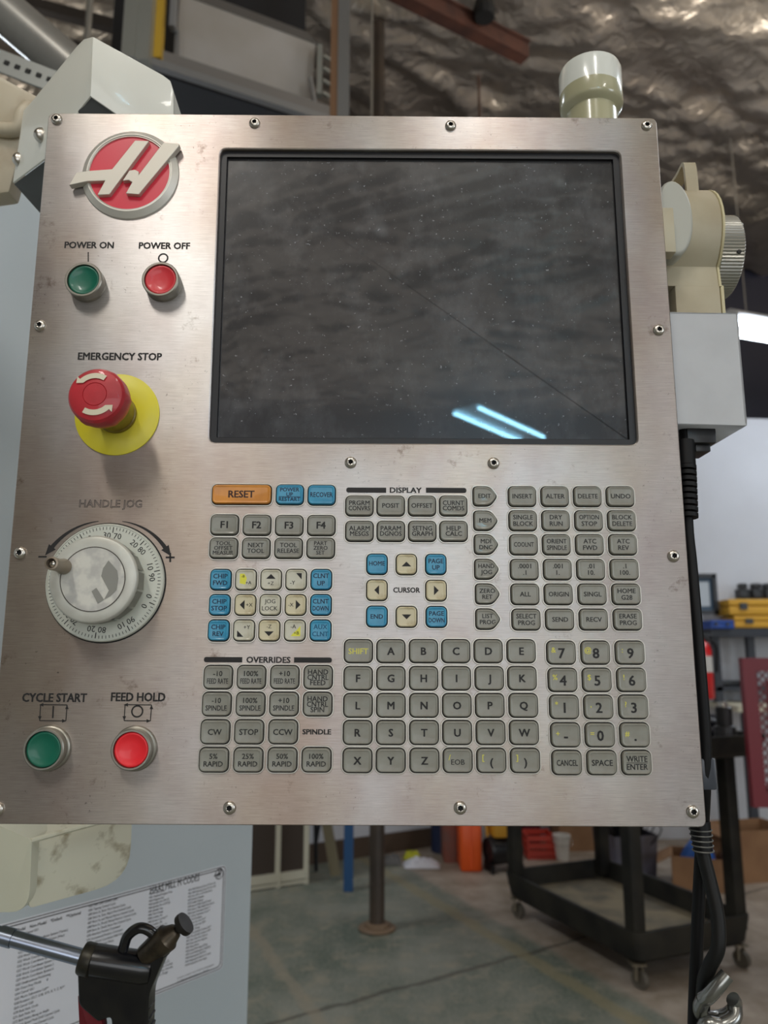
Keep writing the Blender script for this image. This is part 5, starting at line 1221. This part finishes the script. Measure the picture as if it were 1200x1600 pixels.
o, p = simple_box('blue_drum', 693, 1330, 0, 0, 0, None, 'dark blue drum against the white wall behind the jerry can', 'drum', 0)
mb = MB(); lathe(mb, [(0.08, 0), (0.085, 0.02), (0.08, 0.04), (0.08, 0.28), (0.085, 0.3), (0.08, 0.32), (0.08, 0.55), (0.07, 0.56)], c=(0, 0.0, 0), n=24); mb.build('drum_body', mat('navy_drum', (30, 40, 70), 0.5), o, smooth=True)
o, p = simple_box('dark_stool', 803, 1334, 0, 0, 0, None, 'dark tapered stand between the cart legs and the burgundy bin', 'stand', 0)
mb = MB(); loft(mb, [[z3(v, z) for v in rrect(w_, w_, 0.02, 3, (0, 0.15))] for z, w_ in ((0, 0.14), (0.03, 0.13), (0.4, 0.07), (0.6, 0.06))], True, True); mb.build('stand_body', mat('dark_green_grey', (48, 46, 42), 0.5), o, smooth=True)
# rags on floor
def rag(px, py, w_, h_, m, label, seed):
    p = atZ(px, py); rn = random.Random(seed); mb = MB(); n = 12; vs = []
    for j in range(n + 1):
        for i in range(n + 1):
            u = i / n - .5; v = j / n - .5; e = max(0, 1 - (2 * u) ** 4) * max(0, 1 - (2 * v) ** 4)
            vs.append(p + Vector((u * w_ * (1 + .15 * noise.noise(Vector((v * 4, seed, 0)))), v * w_ * 0.7, 0.004 + h_ * e * (0.6 + 0.8 * abs(noise.noise(Vector((u * 6 + seed, v * 6, 0))))))))
    mb.add(vs, [(j * (n + 1) + i, j * (n + 1) + i + 1, (j + 1) * (n + 1) + i + 1, (j + 1) * (n + 1) + i) for j in range(n) for i in range(n)])
    tag(mb.build('crumpled_rag', m, smooth=True), label, 'rag')
rag(659, 1353, 0.22, 0.045, mat('white_cloth', (206, 204, 210), 0.8), 'crumpled white rag on the floor near the wall', 1)
rag(644, 1342, 0.11, 0.05, mat('lime_cloth', (188, 188, 48), 0.8), 'yellow-green rag just behind the white rag', 2)
rag(612, 1350, 0.12, 0.06, mat('grey_cloth', (96, 94, 92), 0.8), 'dark grey rag to the side of the white rag', 3)

# wall things on the right
bench = empty('work_bench', 'black steel work bench with upper shelf against the white wall', 'bench')
bx0 = atY(1113, 985, 5.55).x; bY = 5.55; BST = mat('slate_steel', (46, 50, 58), 0.5)
sz_ = atY(1150, 982, bY).z; bz_ = atY(1150, 1098, bY).z
def bb(nm, p, q, m): mb = MB(); boxab(mb, p, q); mb.build(nm, m, bench)
bb('upper_shelf', (bx0 - 0.03, bY - 0.05, sz_ - 0.06), (bx0 + 1.5, bY + 0.32, sz_), BST)
bb('middle_shelf', (bx0, bY, bz_ + 0.08), (bx0 + 1.5, bY + 0.3, bz_ + 0.11), BST)
bb('bench_top', (bx0 - 0.02, bY - 0.35, bz_ - 0.04), (bx0 + 1.5, bY + 0.32, bz_), mat('pale_bench_top', (196, 190, 168), 0.6))
for x in (bx0 + 0.02, bx0 + 0.27, bx0 + 1.45): bb('upright', (x - 0.025, bY, bz_), (x + 0.025, bY + 0.05, sz_), BST)
for x in (bx0 + 0.05, bx0 + 1.45):
    for y in (bY - 0.3, bY + 0.28): bb('leg', (x - 0.025, y - 0.025, 0), (x + 0.025, y + 0.025, bz_ - 0.04), BST)
def case(px0, px1, pyb, pyt, Y, d_, m, label, nm='tool_case'):
    a = atY(px0, pyb, Y); b_ = atY(px1, pyt, Y); o = empty(nm, label, 'case', 'yellow tool cases on the bench shelf' if 'yellow' in label else None, Matrix.Translation(Vector(((a.x + b_.x) / 2, Y, a.z))))
    w_ = b_.x - a.x; h_ = b_.z - a.z
    mb = MB(); boxab(mb, (-w_ / 2, 0, 0), (w_ / 2, d_, h_ * 0.55)); mb.build('case_base', m, o, bevel=h_ * 0.12)
    mb = MB(); boxab(mb, (-w_ / 2, 0, h_ * 0.57), (w_ / 2, d_, h_)); mb.build('case_lid', m, o, bevel=h_ * 0.12)
    for x in (-w_ * 0.3, w_ * 0.2): mb = MB(); boxab(mb, (x - w_ * .05, -0.012, h_ * 0.35), (x + w_ * .05, 0.01, h_ * 0.75)); mb.build('latch', BLACKP, o)
    return o
YC = mat('tool_case_yellow', (214, 160, 40), 0.5)
case(1148, 1262, 981, 962, 5.5, 0.22, YC, 'lower yellow tool case on the bench shelf')
case(1140, 1250, 961, 936, 5.5, 0.22, YC, 'upper yellow tool case with black things on its lid')
case(1112, 1147, 982, 969, 5.46, 0.2, mat('case_blue', (28, 74, 160), 0.45), 'flat blue case lying on the bench shelf end')
for k, px in enumerate((1165, 1186, 1206)):
    p = atY(px, 935, 5.6); mb = MB(); box(mb, p + Vector((0, 0.04, 0.035)), (0.085, 0.09, 0.07)); box(mb, p + Vector((0.0, 0.04, 0.092)), (0.05 + 0.01 * k, 0.07, 0.04))
    tag(mb.build('black_battery', BLACKP, bevel=0.01), ['first black battery tool on the upper yellow case, nearest the picture', 'second black battery tool on the upper yellow case', 'third black battery tool on the upper yellow case, by the frame edge'][k], 'tool', 'black battery tools on the yellow case')
p = atY(1140, 1085, 5.6); mb = MB(); boxab(mb, (p.x - 0.1, 5.615, bz_ + 0.112), (p.x + 0.1, 5.73, bz_ + 0.15)); tag(mb.build('black_toolbox', BLACKP, bevel=0.01), 'flat black tool tray on the middle bench shelf', 'tray')
# picture frame
pf = empty('picture_frame', 'black framed certificate on the white wall', 'picture')
a = atY(1072, 960, 5.62); b_ = atY(1120, 896, 5.62)
yw = 5.655; 
def pfb(nm, x0_, z0_, x1__, z1_, y0_, y1_, m): mb = MB(); boxab(mb, (x0_, y0_, z0_), (x1__, y1_, z1_)); mb.build(nm, m, pf)
mbw = 0.03
for q in ((a.x, a.z, b_.x, a.z + mbw), (a.x, b_.z - mbw, b_.x, b_.z), (a.x, a.z, a.x + mbw, b_.z), (b_.x - mbw, a.z, b_.x, b_.z)): pfb('frame_rail', *q, 5.63, 5.665, mat('black_wood', (40, 42, 46), 0.4))
pfb('mat_board', a.x + 0.02, a.z + 0.02, b_.x - 0.02, b_.z - 0.02, 5.65, 5.655, mat('slate_mat', (70, 92, 112), 0.6))
pfb('certificate', a.x + 0.065, a.z + 0.06, b_.x - 0.055, b_.z - 0.06, 5.645, 5.649, mat('certificate_paper', (188, 196, 202), 0.6))
# fire extinguisher
fe = empty('fire_extinguisher', 'red fire extinguisher with a pale label beside the bench', 'fire extinguisher')
c = atY(1101, 1092, 5.45); t_ = atY(1101, 988, 5.45); hx = t_.z - c.z
mb = MB(); lathe(mb, [(0.06, 0), (0.068, 0.01), (0.068, hx * 0.72), (0.055, hx * 0.82), (0.022, hx * 0.88), (0.022, hx * 0.9)], c=c, n=24); bd = mb.build('cylinder', mat('extinguisher_red', (206, 26, 32), 0.3, coat=0.4), fe, smooth=True)
mb = MB(); lathe(mb, [(0.0685, hx * 0.40), (0.0688, hx * 0.40), (0.0688, hx * 0.64), (0.0685, hx * 0.64)], c=c, n=24, caps=False); mb.build('label', mat('extinguisher_label', (200, 196, 190), 0.5), bd, smooth=True)
mb = MB(); lathe(mb, [(0.02, 0), (0.02, 0.03)], c=c + Vector((0, 0, hx * 0.89)), n=12); boxab(mb, (c.x - 0.02, c.y - 0.01, c.z + hx * 0.95), (c.x + 0.09, c.y + 0.01, c.z + hx * 0.98)); mb.build('valve', mat('valve_black', (30, 30, 32), 0.4), fe)
mb = MB(); tube(mb, spline([c + Vector((0.02, -0.02, hx * 0.9)), c + Vector((0.09, -0.03, hx * 0.8)), c + Vector((0.085, -0.03, hx * 0.4))], 6), 0.010, 8); mb.build('hose', BLACKR, fe, smooth=True)
# red mesh cage
rc = empty('red_mesh_cart', 'dark red cart with expanded metal mesh side at the frame edge', 'cart')
RM = mat('dark_red_paint', (112, 22, 34), 0.45); Yr = 3.0
a = atY(1159, 1028, Yr); bb_ = atY(1172, 1262, Yr)
x0r = a.x; zt_ = a.z; zb_ = bb_.z; x1r = x0r + 0.62
def rb(nm, p, q): mb = MB(); boxab(mb, p, q); mb.build(nm, RM, rc)
rb('frame_stile', (x0r, Yr, zb_), (x0r + 0.05, Yr + 0.03, zt_)); rb('frame_stile', (x1r - 0.05, Yr, zb_), (x1r, Yr + 0.03, zt_)); rb('frame_rail', (x0r + 0.05, Yr, zt_ - 0.05), (x1r - 0.05, Yr + 0.03, zt_)); rb('frame_rail', (x0r + 0.05, Yr, zb_), (x1r - 0.05, Yr + 0.03, zb_ + 0.05))
rb('side_sheet', (x0r + 0.26, Yr + 0.35, zb_), (x1r, Yr + 0.37, zt_ - 0.1)); rb('shelf', (x0r + 0.2, Yr + 0.03, zb_), (x1r, Yr + 0.37, zb_ + 0.02))
for x in (x0r + 0.27, x1r - 0.02):
    for y in (Yr + 0.05, Yr + 0.33): rb('leg', (x - 0.015, y - 0.015, 0), (x + 0.015, y + 0.015, zb_))
mb = MB(); xs0, xs1, z0_, z1_ = x0r + 0.05, x1r - 0.05, zb_ + 0.05, zt_ - 0.05; nxm = 18; nzm = 14; dxm = (xs1 - xs0) / nxm; dzm = (z1_ - z0_) / nzm
for i in range(nxm):
    for j in range(nzm):
        x = xs0 + i * dxm; z = z0_ + j * dzm
        for p, q in (((x, z + dzm / 2), (x + dxm / 2, z + dzm)), ((x + dxm / 2, z + dzm), (x + dxm, z + dzm / 2)), ((x + dxm, z + dzm / 2), (x + dxm / 2, z)), ((x + dxm / 2, z), (x, z + dzm / 2))):
            bar(mb, (p[0], Yr + 0.012, p[1]), (q[0], Yr + 0.012, q[1]), 0.003, 0.005)
mm = mb.build('expanded_mesh', RM, rc); mm['kind'] = 'stuff'
# blue window/garage strip: pale cables on wall base
cable('floor_cord', [atZ(1130, 1305), atZ(1160, 1318), atZ(1180, 1322), atZ(1205, 1310), atZ(1240, 1325)], 0.008, BLACKR, 'thin black cord lying on the floor past the cart', 'cord')
